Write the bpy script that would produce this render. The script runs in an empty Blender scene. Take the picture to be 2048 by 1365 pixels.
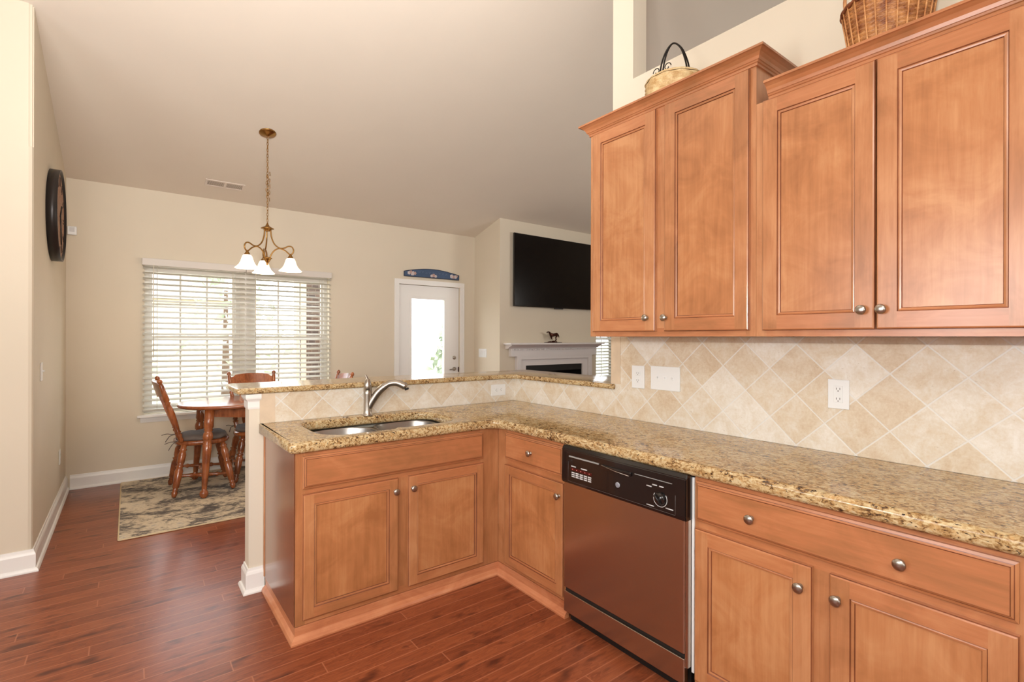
import bpy, bmesh, math, random
from mathutils import Vector, Matrix
random.seed(7)
PI = math.pi
sc = bpy.context.scene
col = sc.collection

# ------------------------------------------------------------------ camera
cam_d = bpy.data.cameras.new('camera'); cam = bpy.data.objects.new('camera', cam_d); col.objects.link(cam)
sc.camera = cam
cam_d.sensor_fit = 'HORIZONTAL'; cam_d.sensor_width = 36.0
cam_d.lens = 1003.36 / 2048 * 36
cam_d.shift_x = -(1023.6 - 1024) / 2048
cam_d.shift_y = (675.7 - 682.5) / 2048
cam_d.clip_start = 0.05; cam_d.clip_end = 300
cam.location = (0, 0, 1.3814)
YAW = math.radians(37.4108)
cam.matrix_world = Matrix.Translation((0, 0, 1.3814)) @ Matrix.Rotation(-YAW, 4, 'Z') @ Matrix.Rotation(PI/2, 4, 'X') @ Matrix.Rotation(math.radians(.1428), 4, 'Z')

sc.view_settings.view_transform = 'Standard'
sc.view_settings.look = 'None'
sc.view_settings.exposure = -0.1
sc.view_settings.gamma = 1.0
sc.view_settings.use_curve_mapping = False
sc.cycles.use_denoising = True
sc.cycles.max_bounces = 8
sc.cycles.diffuse_bounces = 5
sc.cycles.glossy_bounces = 4
sc.cycles.transmission_bounces = 6
sc.cycles.sample_clamp_indirect = 6

# ------------------------------------------------------------------ world, sun, lamps
w = bpy.data.worlds.new('sky'); sc.world = w; w.use_nodes = True
bg = w.node_tree.nodes['Background']
bg.inputs[0].default_value = (0.93, 0.97, 1.0, 1); bg.inputs[1].default_value = 6.2

def lamp(name, kind, loc, energy, color, target=None, size=None, size_y=None, radius=None, rot=None):
    d = bpy.data.lights.new(name, kind); o = bpy.data.objects.new(name, d); col.objects.link(o)
    o.location = loc; d.energy = energy; d.color = color
    if kind == 'AREA':
        d.shape = 'RECTANGLE'; d.size = size; d.size_y = size_y or size
    if radius is not None: d.shadow_soft_size = radius
    if target is not None:
        o.rotation_euler = (Vector(target) - Vector(loc)).to_track_quat('-Z', 'Y').to_euler()
    if rot: o.rotation_euler = rot
    return o
sun = lamp('sun', 'SUN', (0, 0, 20), 3.0, (1, .95, .86), target=(-6, 9, 0)); sun.data.angle = .01
sun.rotation_euler = Vector((-.35, .45, -.82)).to_track_quat('-Z', 'Y').to_euler()
# area lamp added as an unseen kitchen ceiling light, strobe bounced off the vaulted ceiling, area lights standing in for unseen windows left of and behind the camera
lamp('kitchen_ceiling_fill', 'AREA', (-.4, -.9, 2.95), 34, (1, .95, .88), target=(.3, .6, 0), size=1.2, size_y=.6)
bs = lamp('bounce_strobe', 'SPOT', (.2, .5, 2.5), 430, (1, .97, .945), target=(1.1, 3.6, 3.9), radius=.15)
bs.data.spot_size = math.radians(104); bs.data.spot_blend = 1.0
lamp('camera_strobe', 'POINT', (-.08, .03, 1.60), 92, (1, .98, .95), radius=.02)
lamp('kitchen_fill_light', 'AREA', (-.5, -.6, 1.9), 6, (1, .97, .93), target=(1.4, 2.4, .7), size=.6)
lamp('left_window_stand_in', 'AREA', (-3.1, 1.3, 1.75), 46, (.88, .95, 1), target=(2, 1.0, 1.45), size=2.2, size_y=1.3)
lamp('back_window_stand_in', 'AREA', (-.6, -3.4, 1.6), 40, (.88, .95, 1), target=(.6, 0, 1.2), size=1.8, size_y=1.2)
lamp('dining_ceiling_fill', 'AREA', (-.9, .9, 1.6), 44, (1, .98, .95), target=(1.2, 5.2, 3.6), size=.9)  # unseen uplight added to brighten the ceiling over the dining area
lamp('living_room_fill', 'AREA', (6.2, 1.4, 2.0), 55, (1, .96, .9), target=(5.2, 3.4, 4.0), size=1.0)  # unseen lamp added to lift the living room ceiling

# ------------------------------------------------------------------ helpers
def new_mesh_obj(name, bm, mats, parent=None, smooth=False, autosmooth=None):
    me = bpy.data.meshes.new(name)
    bmesh.ops.remove_doubles(bm, verts=bm.verts, dist=1e-6) if False else None
    if smooth:
        for f in bm.faces: f.smooth = True
        if autosmooth is not None:
            for e in bm.edges:
                if len(e.link_faces) == 2 and e.calc_face_angle(0) > autosmooth: e.smooth = False
    bm.to_mesh(me); bm.free()
    o = bpy.data.objects.new(name, me); col.objects.link(o)
    for m in (mats if isinstance(mats, (list, tuple)) else [mats]): me.materials.append(m)
    if parent is not None:
        # geometry was made in world coordinates: keep it there, origin at the parent's base
        org = wloc(parent)
        me.transform(Matrix.Translation(-org))
        o.parent = parent
    return o
ORG = {}
def wloc(o):
    return ORG.get(o.name, Vector((0, 0, 0)))
def obj(name, bm, mats, parent=None, smooth=True, auto=.6):
    o = new_mesh_obj(name, bm, mats, parent, smooth, auto)
    ORG[o.name] = wloc(parent) if parent is not None else Vector((0, 0, 0))
    return o
def recenter(o, loc):
    o.data.transform(Matrix.Translation(-Vector(loc))); o.location = loc; ORG[o.name] = Vector(loc)
def thing(name, loc, label, cat, group=None):
    o = bpy.data.objects.new(name, None); col.objects.link(o); o.location = loc
    o.empty_display_size = .05
    ORG[o.name] = Vector(loc); tag(o, label, cat, group); return o
def tag(o, label, cat, group=None):
    o['label'] = label; o['category'] = cat
    if group: o['group'] = group
    return o
def struct(name, bm, mats, smooth=False, parent=None, auto=.6):
    o = obj(name, bm, mats, parent, smooth, auto)
    if parent is None: o['kind'] = 'structure'
    return o
def solo(name, bm, mats, loc, label, cat, group=None, smooth=True, auto=.6):
    o = obj(name, bm, mats, None, smooth, auto); recenter(o, loc); tag(o, label, cat, group); return o

def box(bm, x0, x1, y0, y1, z0, z1, mi=0, bev=0):
    vs = [bm.verts.new((x, y, z)) for x in (x0, x1) for y in (y0, y1) for z in (z0, z1)]
    idx = [(0, 1, 3, 2), (4, 6, 7, 5), (0, 4, 5, 1), (2, 3, 7, 6), (0, 2, 6, 4), (1, 5, 7, 3)]
    fs = []
    for q in idx:
        f = bm.faces.new([vs[i] for i in q]); f.material_index = mi; fs.append(f)
    if bev:
        es = {e for f in fs for e in f.edges}
        r = bmesh.ops.bevel(bm, geom=list(es), offset=bev, segments=2, affect='EDGES', profile=.5)
        for f in r['faces']: f.material_index = mi
    return vs
def B(): return bmesh.new()
def prism(bm, pts, axis, a, b, mi=0):
    """pts polygon in the two other axes (order xyz minus axis), extruded along axis from a to b"""
    def mk(p, t):
        if axis == 0: return (t, p[0], p[1])
        if axis == 1: return (p[0], t, p[1])
        return (p[0], p[1], t)
    A = [bm.verts.new(mk(p, a)) for p in pts]; Bv = [bm.verts.new(mk(p, b)) for p in pts]
    f = bm.faces.new(A); f.material_index = mi
    f = bm.faces.new(Bv[::-1]); f.material_index = mi
    n = len(pts)
    for i in range(n):
        f = bm.faces.new((A[i], Bv[i], Bv[(i+1) % n], A[(i+1) % n])); f.material_index = mi
    bmesh.ops.recalc_face_normals(bm, faces=bm.faces)
def lathe(bm, prof, p0, p1=None, n=20, mi=0, length=None):
    """prof: list of (t, r) with t along p0->p1 in metres (or 0..1 if length is None and p1 given as end)"""
    p0 = Vector(p0); p1 = Vector(p1) if p1 is not None else p0 + Vector((0, 0, 1))
    d = (p1 - p0); L = d.length; z = d.normalized()
    x = z.orthogonal().normalized(); y = z.cross(x)
    rings = []
    for t, r in prof:
        c = p0 + z * (t * (L if length is None else length))
        if r < 1e-5: rings.append([bm.verts.new(c)])
        else: rings.append([bm.verts.new(c + x * (r * math.cos(2*PI*k/n)) + y * (r * math.sin(2*PI*k/n))) for k in range(n)])
    for a, b in zip(rings, rings[1:]):
        for k in range(n):
            k2 = (k+1) % n
            if len(a) == 1 and len(b) == 1: continue
            if len(a) == 1: vs = (a[0], b[k2], b[k])
            elif len(b) == 1: vs = (a[k], a[k2], b[0])
            else: vs = (a[k], a[k2], b[k2], b[k])
            f = bm.faces.new(vs); f.material_index = mi
    if len(rings[0]) > 1: bm.faces.new(rings[0][::-1]).material_index = mi
    if len(rings[-1]) > 1: bm.faces.new(rings[-1]).material_index = mi
def tube(bm, pts, r, n=10, mi=0, closed=False, flat=1.0):
    """tube through pts; r number or list"""
    P = [Vector(p) for p in pts]; N = len(P)
    R = r if isinstance(r, (list, tuple)) else [r] * N
    rings = []; up = None
    for i in range(N):
        if closed: t = (P[(i+1) % N] - P[i-1]).normalized()
        else: t = (P[min(i+1, N-1)] - P[max(i-1, 0)]).normalized()
        if up is None: up = t.orthogonal().normalized()
        x = (up - t * up.dot(t))
        if x.length < 1e-6: x = t.orthogonal()
        x.normalize(); up = x; y = t.cross(x)
        rings.append([bm.verts.new(P[i] + x*(R[i]*math.cos(2*PI*k/n)) + y*(R[i]*flat*math.sin(2*PI*k/n))) for k in range(n)])
    m = N if closed else N-1
    for i in range(m):
        a = rings[i]; b = rings[(i+1) % N]
        for k in range(n):
            k2 = (k+1) % n
            bm.faces.new((a[k], a[k2], b[k2], b[k])).material_index = mi
    if not closed:
        bm.faces.new(rings[0][::-1]).material_index = mi; bm.faces.new(rings[-1]).material_index = mi
def smoothpath(ctrl, n=8):
    P = [Vector(p) for p in ctrl]; out = []
    for i in range(len(P)-1):
        p0 = P[max(i-1, 0)]; p1 = P[i]; p2 = P[i+1]; p3 = P[min(i+2, len(P)-1)]
        for k in range(n):
            t = k/n
            out.append(.5*((2*p1) + (-p0+p2)*t + (2*p0-5*p1+4*p2-p3)*t*t + (-p0+3*p1-3*p2+p3)*t**3))
    out.append(P[-1]); return out
def sweep(bm, prof, path, z0, side=1, mi=0, closed=False):
    """prof: closed polygon of (out, up); path: list of (x,y); out = left normal * side; mitred"""
    P = [Vector((p[0], p[1])) for p in path]; N = len(P); rings = []
    for i in range(N):
        def nrm(a, b):
            d = (b - a).normalized(); return Vector((-d.y, d.x)) * side
        if closed: n1 = nrm(P[i-1], P[i]); n2 = nrm(P[i], P[(i+1) % N])
        else:
            n1 = nrm(P[i-1], P[i]) if i > 0 else nrm(P[i], P[i+1])
            n2 = nrm(P[i], P[i+1]) if i < N-1 else n1
        m = (n1 + n2) / (1 + n1.dot(n2))
        rings.append([bm.verts.new((P[i].x + m.x*o, P[i].y + m.y*o, z0 + u)) for o, u in prof])
    k = len(prof)
    for i in range(N if closed else N-1):
        a = rings[i]; b = rings[(i+1) % N]
        for j in range(k):
            bm.faces.new((a[j], a[(j+1) % k], b[(j+1) % k], b[j])).material_index = mi
    if not closed:
        bm.faces.new(rings[0][::-1]).material_index = mi; bm.faces.new(rings[-1]).material_index = mi
    bmesh.ops.recalc_face_normals(bm, faces=bm.faces)
def rbox(bm, c, hx, hy, r, z0, z1, n=6, mi=0, rz=0):
    """rounded-corner slab"""
    pts = rrect(c[0], c[1], hx, hy, r, n)
    if rz:
        pts = [(c[0]+(x-c[0])*math.cos(rz)-(y-c[1])*math.sin(rz), c[1]+(x-c[0])*math.sin(rz)+(y-c[1])*math.cos(rz)) for x, y in pts]
    prism(bm, pts, 2, z0, z1, mi)
def rrect(cx, cy, hx, hy, r, n=6):
    pts = []
    for sx, sy, a0 in ((1, 1, 0), (-1, 1, PI/2), (-1, -1, PI), (1, -1, 1.5*PI)):
        for k in range(n+1):
            a = a0 + PI/2*k/n
            pts.append((cx + sx*(hx-r) + r*math.cos(a), cy + sy*(hy-r) + r*math.sin(a)))
    return pts
def copy_tree(o, parent=None):
    c = o.copy(); col.objects.link(c)
    if parent is not None: c.parent = parent
    for ch in list(o.children): copy_tree(ch, c)
    return c

# ------------------------------------------------------------------ materials
def lin(r, g, b):
    f = lambda c: (c/255/12.92) if c/255 <= .04045 else ((c/255+.055)/1.055)**2.4
    return (f(r), f(g), f(b), 1)
class NT:
    def __init__(s, name):
        s.m = bpy.data.materials.new(name); s.m.use_nodes = True; s.t = s.m.node_tree; s.n = s.t.nodes; s.l = s.t.links
        s.b = s.n['Principled BSDF']
    def node(s, ty, **kw):
        n = s.n.new(ty)
        for k, v in kw.items(): setattr(n, k, v)
        return n
    def set(s, n, i, v):
        if hasattr(v, 'is_output'): s.l.new(v, n.inputs[i])
        else: n.inputs[i].default_value = v
    def math(s, op, a, b=0.0, c=None):
        n = s.node('ShaderNodeMath', operation=op); s.set(n, 0, a); s.set(n, 1, b)
        if c is not None: s.set(n, 2, c)
        return n.outputs[0]
    def mapping(s, vec, scale=(1, 1, 1), rot=(0, 0, 0), loc=(0, 0, 0)):
        n = s.node('ShaderNodeMapping'); s.set(n, 0, vec); n.inputs['Scale'].default_value = scale
        n.inputs['Rotation'].default_value = rot; n.inputs['Location'].default_value = loc; return n.outputs[0]
    def noise(s, vec, scale=5, detail=3, rough=.5, dist=0.0):
        n = s.node('ShaderNodeTexNoise'); s.set(n, 'Vector', vec); s.set(n, 'Scale', scale); s.set(n, 'Detail', detail)
        s.set(n, 'Roughness', rough); s.set(n, 'Distortion', dist); return n.outputs[0]
    def ramp(s, fac, stops, interp='LINEAR'):
        n = s.node('ShaderNodeValToRGB'); s.l.new(fac, n.inputs[0]); cr = n.color_ramp; cr.interpolation = interp
        while len(cr.elements) < len(stops): cr.elements.new(.5)
        for e, (p, c) in zip(cr.elements, stops): e.position = p; e.color = c
        return n.outputs[0]
    def mix(s, fac, a, b, mode='MIX'):
        n = s.node('ShaderNodeMix', data_type='RGBA', blend_type=mode); s.set(n, 0, fac); s.set(n, 6, a); s.set(n, 7, b); return n.outputs[2]
    def pos(s): return s.node('ShaderNodeNewGeometry').outputs['Position']
    def objc(s): return s.node('ShaderNodeTexCoord').outputs['Object']
    def rnd(s): return s.node('ShaderNodeObjectInfo').outputs['Random']
    def sep(s, v):
        n = s.node('ShaderNodeSeparateXYZ'); s.l.new(v, n.inputs[0]); return n.outputs
    def comb(s, x, y, z):
        n = s.node('ShaderNodeCombineXYZ'); s.set(n, 0, x); s.set(n, 1, y); s.set(n, 2, z); return n.outputs[0]
    def white(s, v):
        n = s.node('ShaderNodeTexWhiteNoise'); s.l.new(v, n.inputs[0]); return n.outputs
    def bump(s, h, strength=.2, dist=.002):
        n = s.node('ShaderNodeBump'); s.set(n, 'Strength', strength); s.set(n, 'Distance', dist); s.l.new(h, n.inputs['Height']); s.l.new(n.outputs[0], s.b.inputs['Normal'])
def plain(name, c, rough=.5, metal=0, coat=0, var=.04, vs=3, spec=.5, emis=None, bump=0, bs=200):
    m = NT(name); nz = m.noise(m.objc(), vs, 3)
    c2 = tuple(x*(1-var*2) for x in c[:3]) + (1,)
    m.l.new(m.ramp(nz, [(.3, c2), (.7, c)]), m.b.inputs['Base Color'])
    m.b.inputs['Roughness'].default_value = rough; m.b.inputs['Metallic'].default_value = metal
    m.b.inputs['Coat Weight'].default_value = coat; m.b.inputs['Specular IOR Level'].default_value = spec
    if emis: m.b.inputs['Emission Color'].default_value = emis[0]; m.b.inputs['Emission Strength'].default_value = emis[1]
    if bump: m.bump(m.noise(m.objc(), bs, 2), bump, .001)
    return m.m

WALLC = lin(212, 201, 181)
M_wall = plain('wall_paint', WALLC, .7, var=.01, bump=.12, bs=180)
M_wallk = plain('wall_paint_kitchen', lin(216, 206, 188), .7, var=.01, bump=.12, bs=180)
M_ceil = plain('ceiling_paint', lin(222, 212, 197), .85, var=.01, bump=.1, bs=150)
M_trim = plain('white_trim_paint', lin(232, 230, 226), .35, var=.01)
M_whitep = plain('white_plastic', lin(228, 230, 230), .3, var=.01)
M_shadow = plain('dark_slot', lin(60, 56, 52), .6)
M_blackgl = plain('black_gloss_plastic', lin(24, 20, 20), .12, coat=.3)
M_black = plain('black_matte', lin(14, 13, 12), .5)
M_nickel = plain('brushed_nickel', lin(176, 168, 158), .28, metal=1, var=.03, vs=60)
M_brass = plain('antique_brass', lin(172, 130, 74), .3, metal=1, var=.12, vs=40)
M_iron = plain('black_iron', lin(30, 26, 24), .45, metal=.6)
M_bronze = plain('bronze', lin(70, 34, 22), .35, metal=.8, var=.1, vs=30)
M_cushion = plain('grey_cushion_fabric', lin(116, 105, 97), .9, var=.08, vs=30, bump=.4, bs=500)
M_slat = plain('blind_slat', lin(190, 186, 174), .5, var=.01)
M_cord = plain('blind_cord', lin(225, 220, 205), .8)
M_marks = plain('printed_marks', lin(200, 200, 200), .5)
M_red = plain('red_marks', lin(150, 40, 40), .4)

def wood_mat(name, dark, mid, light, sc_=(28, 28, 1.6), rough=.32, coat=.35, figure=2.2, strips=False, rng=.5, figsc=None):
    m = NT(name); oc = m.objc(); r = m.rnd()
    off = m.node('ShaderNodeVectorMath', operation='ADD'); m.l.new(oc, off.inputs[0])
    k = m.math('MULTIPLY', r, 37.0); m.l.new(m.comb(k, k, k), off.inputs[1]); v = off.outputs[0]
    grain = m.noise(m.mapping(v, sc_), 3.0, 5, .6, .3)
    fig = m.noise(m.mapping(v, figsc or tuple(max(.35, s/10) if s > 5 else s for s in sc_)), figure, 4, .6, 1.0)
    f = m.math('ADD', m.math('MULTIPLY', grain, .35), m.math('MULTIPLY', fig, .65))
    f = m.math('ADD', f, m.math('MULTIPLY', m.math('SUBTRACT', r, .5), .10))
    c = m.ramp(f, [(.5-rng*.32, dark), (.5, mid), (.5+rng*.32, light)])
    if strips:
        s = m.sep(oc); u = m.math('ADD', s[0], s[1])
        st = m.white(m.comb(m.math('FLOOR', m.math('MULTIPLY', u, 7.7)), r, 0.0))[0]
        c = m.mix(m.math('MULTIPLY', st, .13), c, dark)
    m.l.new(c, m.b.inputs['Base Color'])
    m.b.inputs['Roughness'].default_value = rough; m.b.inputs['Coat Weight'].default_value = coat
    m.b.inputs['Coat Roughness'].default_value = .22
    m.bump(grain, .04, .001); return m.m
CD, CM, CL = lin(154, 101, 63), lin(175, 117, 76), lin(190, 135, 93)
W_v = wood_mat('maple_vertical_grain', CD, CM, CL)
W_hx = wood_mat('maple_horizontal_grain', CD, lin(175, 112, 72), lin(188, 128, 86), (1.6, 1.6, 28))
W_p = wood_mat('maple_panel_veneer', lin(156, 100, 60), lin(178, 118, 74), lin(195, 140, 95), (20, 20, 1.4), strips=True, figure=3.0, figsc=(1.5, 1.5, 1.8))
W_bead = wood_mat('maple_bead_dark', lin(92, 46, 28), lin(118, 64, 40), lin(138, 80, 52))  # darker brown for the bead lines and edge grooves of the fronts
WOOD = [W_v, W_hx, W_p, W_bead]
W_toe = wood_mat('maple_toe_board', lin(165, 96, 62), lin(190, 122, 84), lin(206, 142, 102), (1.6, 1.6, 28))
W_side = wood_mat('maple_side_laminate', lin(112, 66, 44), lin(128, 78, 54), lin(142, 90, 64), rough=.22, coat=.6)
W_table = wood_mat('cherry_stain_oak', lin(92, 44, 20), lin(142, 76, 38), lin(174, 104, 58), (30, 30, 2), rough=.22, coat=.6)
W_tabletop = wood_mat('cherry_stain_tabletop', lin(100, 48, 24), lin(136, 72, 40), lin(160, 94, 56), (2, 26, 26), rough=.2, coat=.6)

def granite():
    m = NT('granite'); p = m.pos(); v = m.mapping(p, (1.25, .8, 1.5), rot=(0, 0, .5))
    big = m.noise(v, 6, 3, .5, .8)
    a = m.noise(v, 48, 7, .66, 1.2); b = m.noise(p, 150, 4, .6)
    f = m.math('ADD', m.math('ADD', m.math('MULTIPLY', a, .78), m.math('MULTIPLY', b, .16)), m.math('MULTIPLY', big, .16))
    c = m.ramp(f, [(.415, lin(36, 28, 24)), (.455, lin(96, 70, 46)), (.495, lin(146, 112, 70)), (.55, lin(176, 148, 104)), (.63, lin(202, 182, 142)), (.73, lin(160, 152, 130))])
    sp = m.noise(m.mapping(v, (1, 1, 1), loc=(2, 7, 1)), 75, 3, .6, .6); c = m.mix(m.ramp(sp, [(.62, (0, 0, 0, 1)), (.66, (1, 1, 1, 1))]), c, lin(48, 38, 34))
    sp2 = m.noise(m.mapping(p, (1, 1, 1), loc=(5, 3, 1)), 34, 3, .6); c = m.mix(m.ramp(sp2, [(.56, (0, 0, 0, 1)), (.70, (.6, .6, .6, 1))]), c, lin(188, 146, 92))
    m.l.new(c, m.b.inputs['Base Color']); m.b.inputs['Roughness'].default_value = .13
    m.b.inputs['Specular IOR Level'].default_value = .5
    return m.m
M_granite = granite()

def tile_mat(name, u0):
    m = NT(name); p = m.pos(); s = m.sep(p); D = .2265; Dz = .221
    du = m.math('DIVIDE', m.math('SUBTRACT', m.math('ADD', s[0], s[1]), u0), D)
    dz = m.math('DIVIDE', m.math('SUBTRACT', s[2], 1.025), Dz)
    a = m.math('ADD', du, dz); b = m.math('SUBTRACT', du, dz)
    def edge(x): return m.math('ABSOLUTE', m.math('SUBTRACT', m.math('FRACT', m.math('ADD', x, .5)), .5))
    wob = m.math('MULTIPLY', m.math('SUBTRACT', m.noise(p, 60, 2), .5), .012)
    e = m.math('ADD', m.math('MINIMUM', edge(a), edge(b)), wob)
    g = m.ramp(e, [(.011, (1, 1, 1, 1)), (.023, (0, 0, 0, 1))])
    cell = m.white(m.comb(m.math('FLOOR', a), m.math('FLOOR', b), 0.0))[0]
    n1 = m.noise(p, 14, 5, .65, .6); n2 = m.noise(p, 90, 4, .7)
    f = m.math('ADD', m.math('ADD', m.math('MULTIPLY', n1, .5), m.math('MULTIPLY', n2, .28)), m.math('ADD', m.math('MULTIPLY', cell, .19), .015))
    c = m.ramp(f, [(.32, lin(196, 174, 146)), (.44, lin(208, 193, 170)), (.56, lin(216, 208, 194)), (.68, lin(226, 222, 214))])
    pit = m.noise(m.mapping(p, (1, 1, 2.2)), 55, 3, .6)
    c = m.mix(m.ramp(pit, [(.68, (0, 0, 0, 1)), (.76, (.5, .5, .5, 1))]), c, lin(150, 120, 92))
    c = m.mix(m.math('MULTIPLY', g, .8), c, lin(220, 220, 216))
    m.l.new(c, m.b.inputs['Base Color']); m.b.inputs['Roughness'].default_value = .5
    h = m.math('SUBTRACT', m.math('MULTIPLY', n2, .25), g); m.bump(h, .35, .002)
    return m.m
M_tileR = tile_mat('travertine_tile_right', 4.101)
M_tileP = tile_mat('travertine_tile_peninsula', 3.908)

def floor_mat():
    m = NT('hardwood_planks'); p = m.pos(); s = m.sep(p); W = .0818
    row_f = m.math('DIVIDE', m.math('SUBTRACT', s[1], 2.261), W); row = m.math('FLOOR', row_f)
    r1 = m.white(m.comb(row, 3.3, 0.0))[0]
    xs = m.math('DIVIDE', m.math('ADD', s[0], m.math('MULTIPLY', r1, 7.0)), 1.6); pl = m.math('FLOOR', xs)
    tone = m.white(m.comb(row, pl, 1.0))[0]
    ex = m.math('MULTIPLY', m.math('ABSOLUTE', m.math('SUBTRACT', m.math('FRACT', m.math('ADD', xs, .5)), .5)), 1.6)
    ey = m.math('MULTIPLY', m.math('ABSOLUTE', m.math('SUBTRACT', m.math('FRACT', m.math('ADD', row_f, .5)), .5)), W)
    line = m.ramp(m.math('MINIMUM', ex, ey), [(.0006, (1, 1, 1, 1)), (.0016, (0, 0, 0, 1))])
    v = m.comb(m.math('ADD', s[0], m.math('MULTIPLY', tone, 23.0)), s[1], m.math('MULTIPLY', tone, 9.0))
    grain = m.noise(m.mapping(v, (1.7, 26, 1)), 4, 6, .7, .8)
    cath = m.noise(m.mapping(v, (1.6, 9, 1)), 2.4, 2, .5, .8)
    rings = m.math('FRACT', m.math('MULTIPLY', cath, 9.0))
    knot = m.noise(m.mapping(v, (3.2, 9, 1)), 1.9, 2, .5)
    f = m.math('ADD', m.math('ADD', m.math('MULTIPLY', grain, .50), m.math('MULTIPLY', rings, .14)), m.math('ADD', m.math('MULTIPLY', tone, .20), .07))
    c = m.ramp(f, [(.24, lin(92, 42, 25)), (.42, lin(122, 62, 38)), (.60, lin(144, 78, 48)), (.78, lin(162, 94, 60))])
    c = m.mix(m.ramp(knot, [(.58, (0, 0, 0, 1)), (.74, (.8, .8, .8, 1))]), c, lin(66, 26, 18))
    c = m.mix(m.math('MULTIPLY', line, .55), c, lin(190, 122, 90))  # sheen along the plank joints painted in as a lighter line
    m.l.new(c, m.b.inputs['Base Color']); m.l.new(m.math('ADD', .26, m.math('MULTIPLY', grain, .12)), m.b.inputs['Roughness'])
    m.b.inputs['Coat Weight'].default_value = .10; m.b.inputs['Coat Roughness'].default_value = .15; m.b.inputs['Specular IOR Level'].default_value = .38
    m.bump(m.math('SUBTRACT', m.math('MULTIPLY', grain, .3), line), .15, .001); return m.m
M_floor = floor_mat()

def rug_mat():
    m = NT('distressed_rug'); p = m.pos()
    a = m.noise(m.mapping(p, (1.0, 1.35, 1)), 3.6, 9, .74, .5); b = m.noise(m.mapping(p, (1, 1.8, 1), loc=(3, 1, 0)), 26, 4, .7); big = m.noise(p, 1.8, 2)
    f = m.math('ADD', m.math('ADD', m.math('MULTIPLY', a, .62), m.math('MULTIPLY', b, .26)), m.math('MULTIPLY', big, .12))
    c = m.ramp(f, [(.43, lin(84, 78, 74)), (.475, lin(122, 114, 106)), (.505, lin(186, 172, 150)), (.56, lin(216, 202, 176)), (.63, lin(170, 164, 156))])
    m.l.new(c, m.b.inputs['Base Color']); m.b.inputs['Roughness'].default_value = .95; m.bump(m.noise(p, 400, 2), .5, .002); return m.m
M_rug = rug_mat()

def steel_mat(name, c, rough, axis):
    m = NT(name); n = m.noise(m.mapping(m.objc(), axis), 8, 3)
    m.l.new(m.ramp(n, [(.3, tuple(x*.93 for x in c[:3])+(1,)), (.7, c)]), m.b.inputs['Base Color'])
    m.b.inputs['Metallic'].default_value = 1; m.b.inputs['Roughness'].default_value = rough
    m.b.inputs['Anisotropic'].default_value = .6; return m.m
M_steel = steel_mat('brushed_stainless', lin(200, 186, 174), .22, (2, 2, 120))
M_sink = steel_mat('sink_stainless', lin(160, 156, 152), .3, (60, 60, 4))
def glass_mat():
    m = NT('window_glass'); t = m.node('ShaderNodeBsdfTransparent'); g = m.node('ShaderNodeBsdfGlossy'); g.inputs[1].default_value = .02
    mx = m.node('ShaderNodeMixShader'); mx.inputs[0].default_value = .06; m.l.new(t.outputs[0], mx.inputs[1]); m.l.new(g.outputs[0], mx.inputs[2])
    m.l.new(mx.outputs[0], m.n['Material Output'].inputs[0]); return m.m
M_glass = glass_mat()
M_shade = plain('lit_frosted_glass', lin(255, 244, 224), .4, emis=((1, .86, .62, 1), 1.6), var=0)
M_screen = plain('tv_screen', lin(16, 12, 11), .18, var=.1, vs=300, spec=.35)

# ------------------------------------------------------------------ key planes (metres)
XE, XF, XW, XU = .597, 1.723, 2.3305, 2.0255
YF, YT, YWIN = 2.380, 3.013, 6.0135
XL, YL = -.445, 4.06
ZC0, SL, YR = 2.81, .27, 1.2
def zceil(y):
    return ZC0 + SL*(YWIN - y) if y >= YR else ZC0 + SL*(YWIN-YR) - SL*(YR - y)*1.1
WYB, WXL, WXR = -3.5, -3.2, 8.6      # back wall, left room wall, living room far wall

# ------------------------------------------------------------------ shell
b = B(); box(b, WXL-.1, WXR+.1, WYB-.1, YWIN+.16, -.12, 0); struct('floor', b, M_floor)
b = B()
prism(b, [(YWIN+.2, zceil(YWIN+.2)), (YR, zceil(YR)), (WYB-.1, zceil(WYB-.1)), (WYB-.1, zceil(WYB-.1)+.15), (YR, zceil(YR)+.15), (YWIN+.2, zceil(YWIN+.2)+.15)], 0, WXL-.1, WXR+.1)
struct('ceiling', b, M_ceil)
def grid_wall(bm, y0, y1, xs, zs, holes):
    """solid wall cells between xs, zs (extruded y0..y1) except holes (set of (i,j))"""
    nx, nz = len(xs)-1, len(zs)-1
    solid = lambda i, j: 0 <= i < nx and 0 <= j < nz and (i, j) not in holes
    V = {}
    def v(x, y, z):
        k = (round(x, 5), round(y, 5), round(z, 5))
        if k not in V: V[k] = bm.verts.new((x, y, z))
        return V[k]
    for i in range(nx):
        for j in range(nz):
            if not solid(i, j): continue
            x0, x1, z0, z1 = xs[i], xs[i+1], zs[j], zs[j+1]
            bm.faces.new((v(x0, y0, z0), v(x1, y0, z0), v(x1, y0, z1), v(x0, y0, z1)))
            bm.faces.new((v(x1, y1, z0), v(x0, y1, z0), v(x0, y1, z1), v(x1, y1, z1)))
            if not solid(i-1, j): bm.faces.new((v(x0, y1, z0), v(x0, y0, z0), v(x0, y0, z1), v(x0, y1, z1)))
            if not solid(i+1, j): bm.faces.new((v(x1, y0, z0), v(x1, y1, z0), v(x1, y1, z1), v(x1, y0, z1)))
            if not solid(i, j-1): bm.faces.new((v(x0, y1, z0), v(x1, y1, z0), v(x1, y0, z0), v(x0, y0, z0)))
            if not solid(i, j+1): bm.faces.new((v(x0, y0, z1), v(x1, y0, z1), v(x1, y1, z1), v(x0, y1, z1)))
WX0, WX1, WZ0, WZ1 = .125, 1.885, .63, 2.10
DX0, DX1, DZ1 = 2.765, 3.685, 2.075
RX0, RX1 = 6.25, 7.7
b = B()
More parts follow.
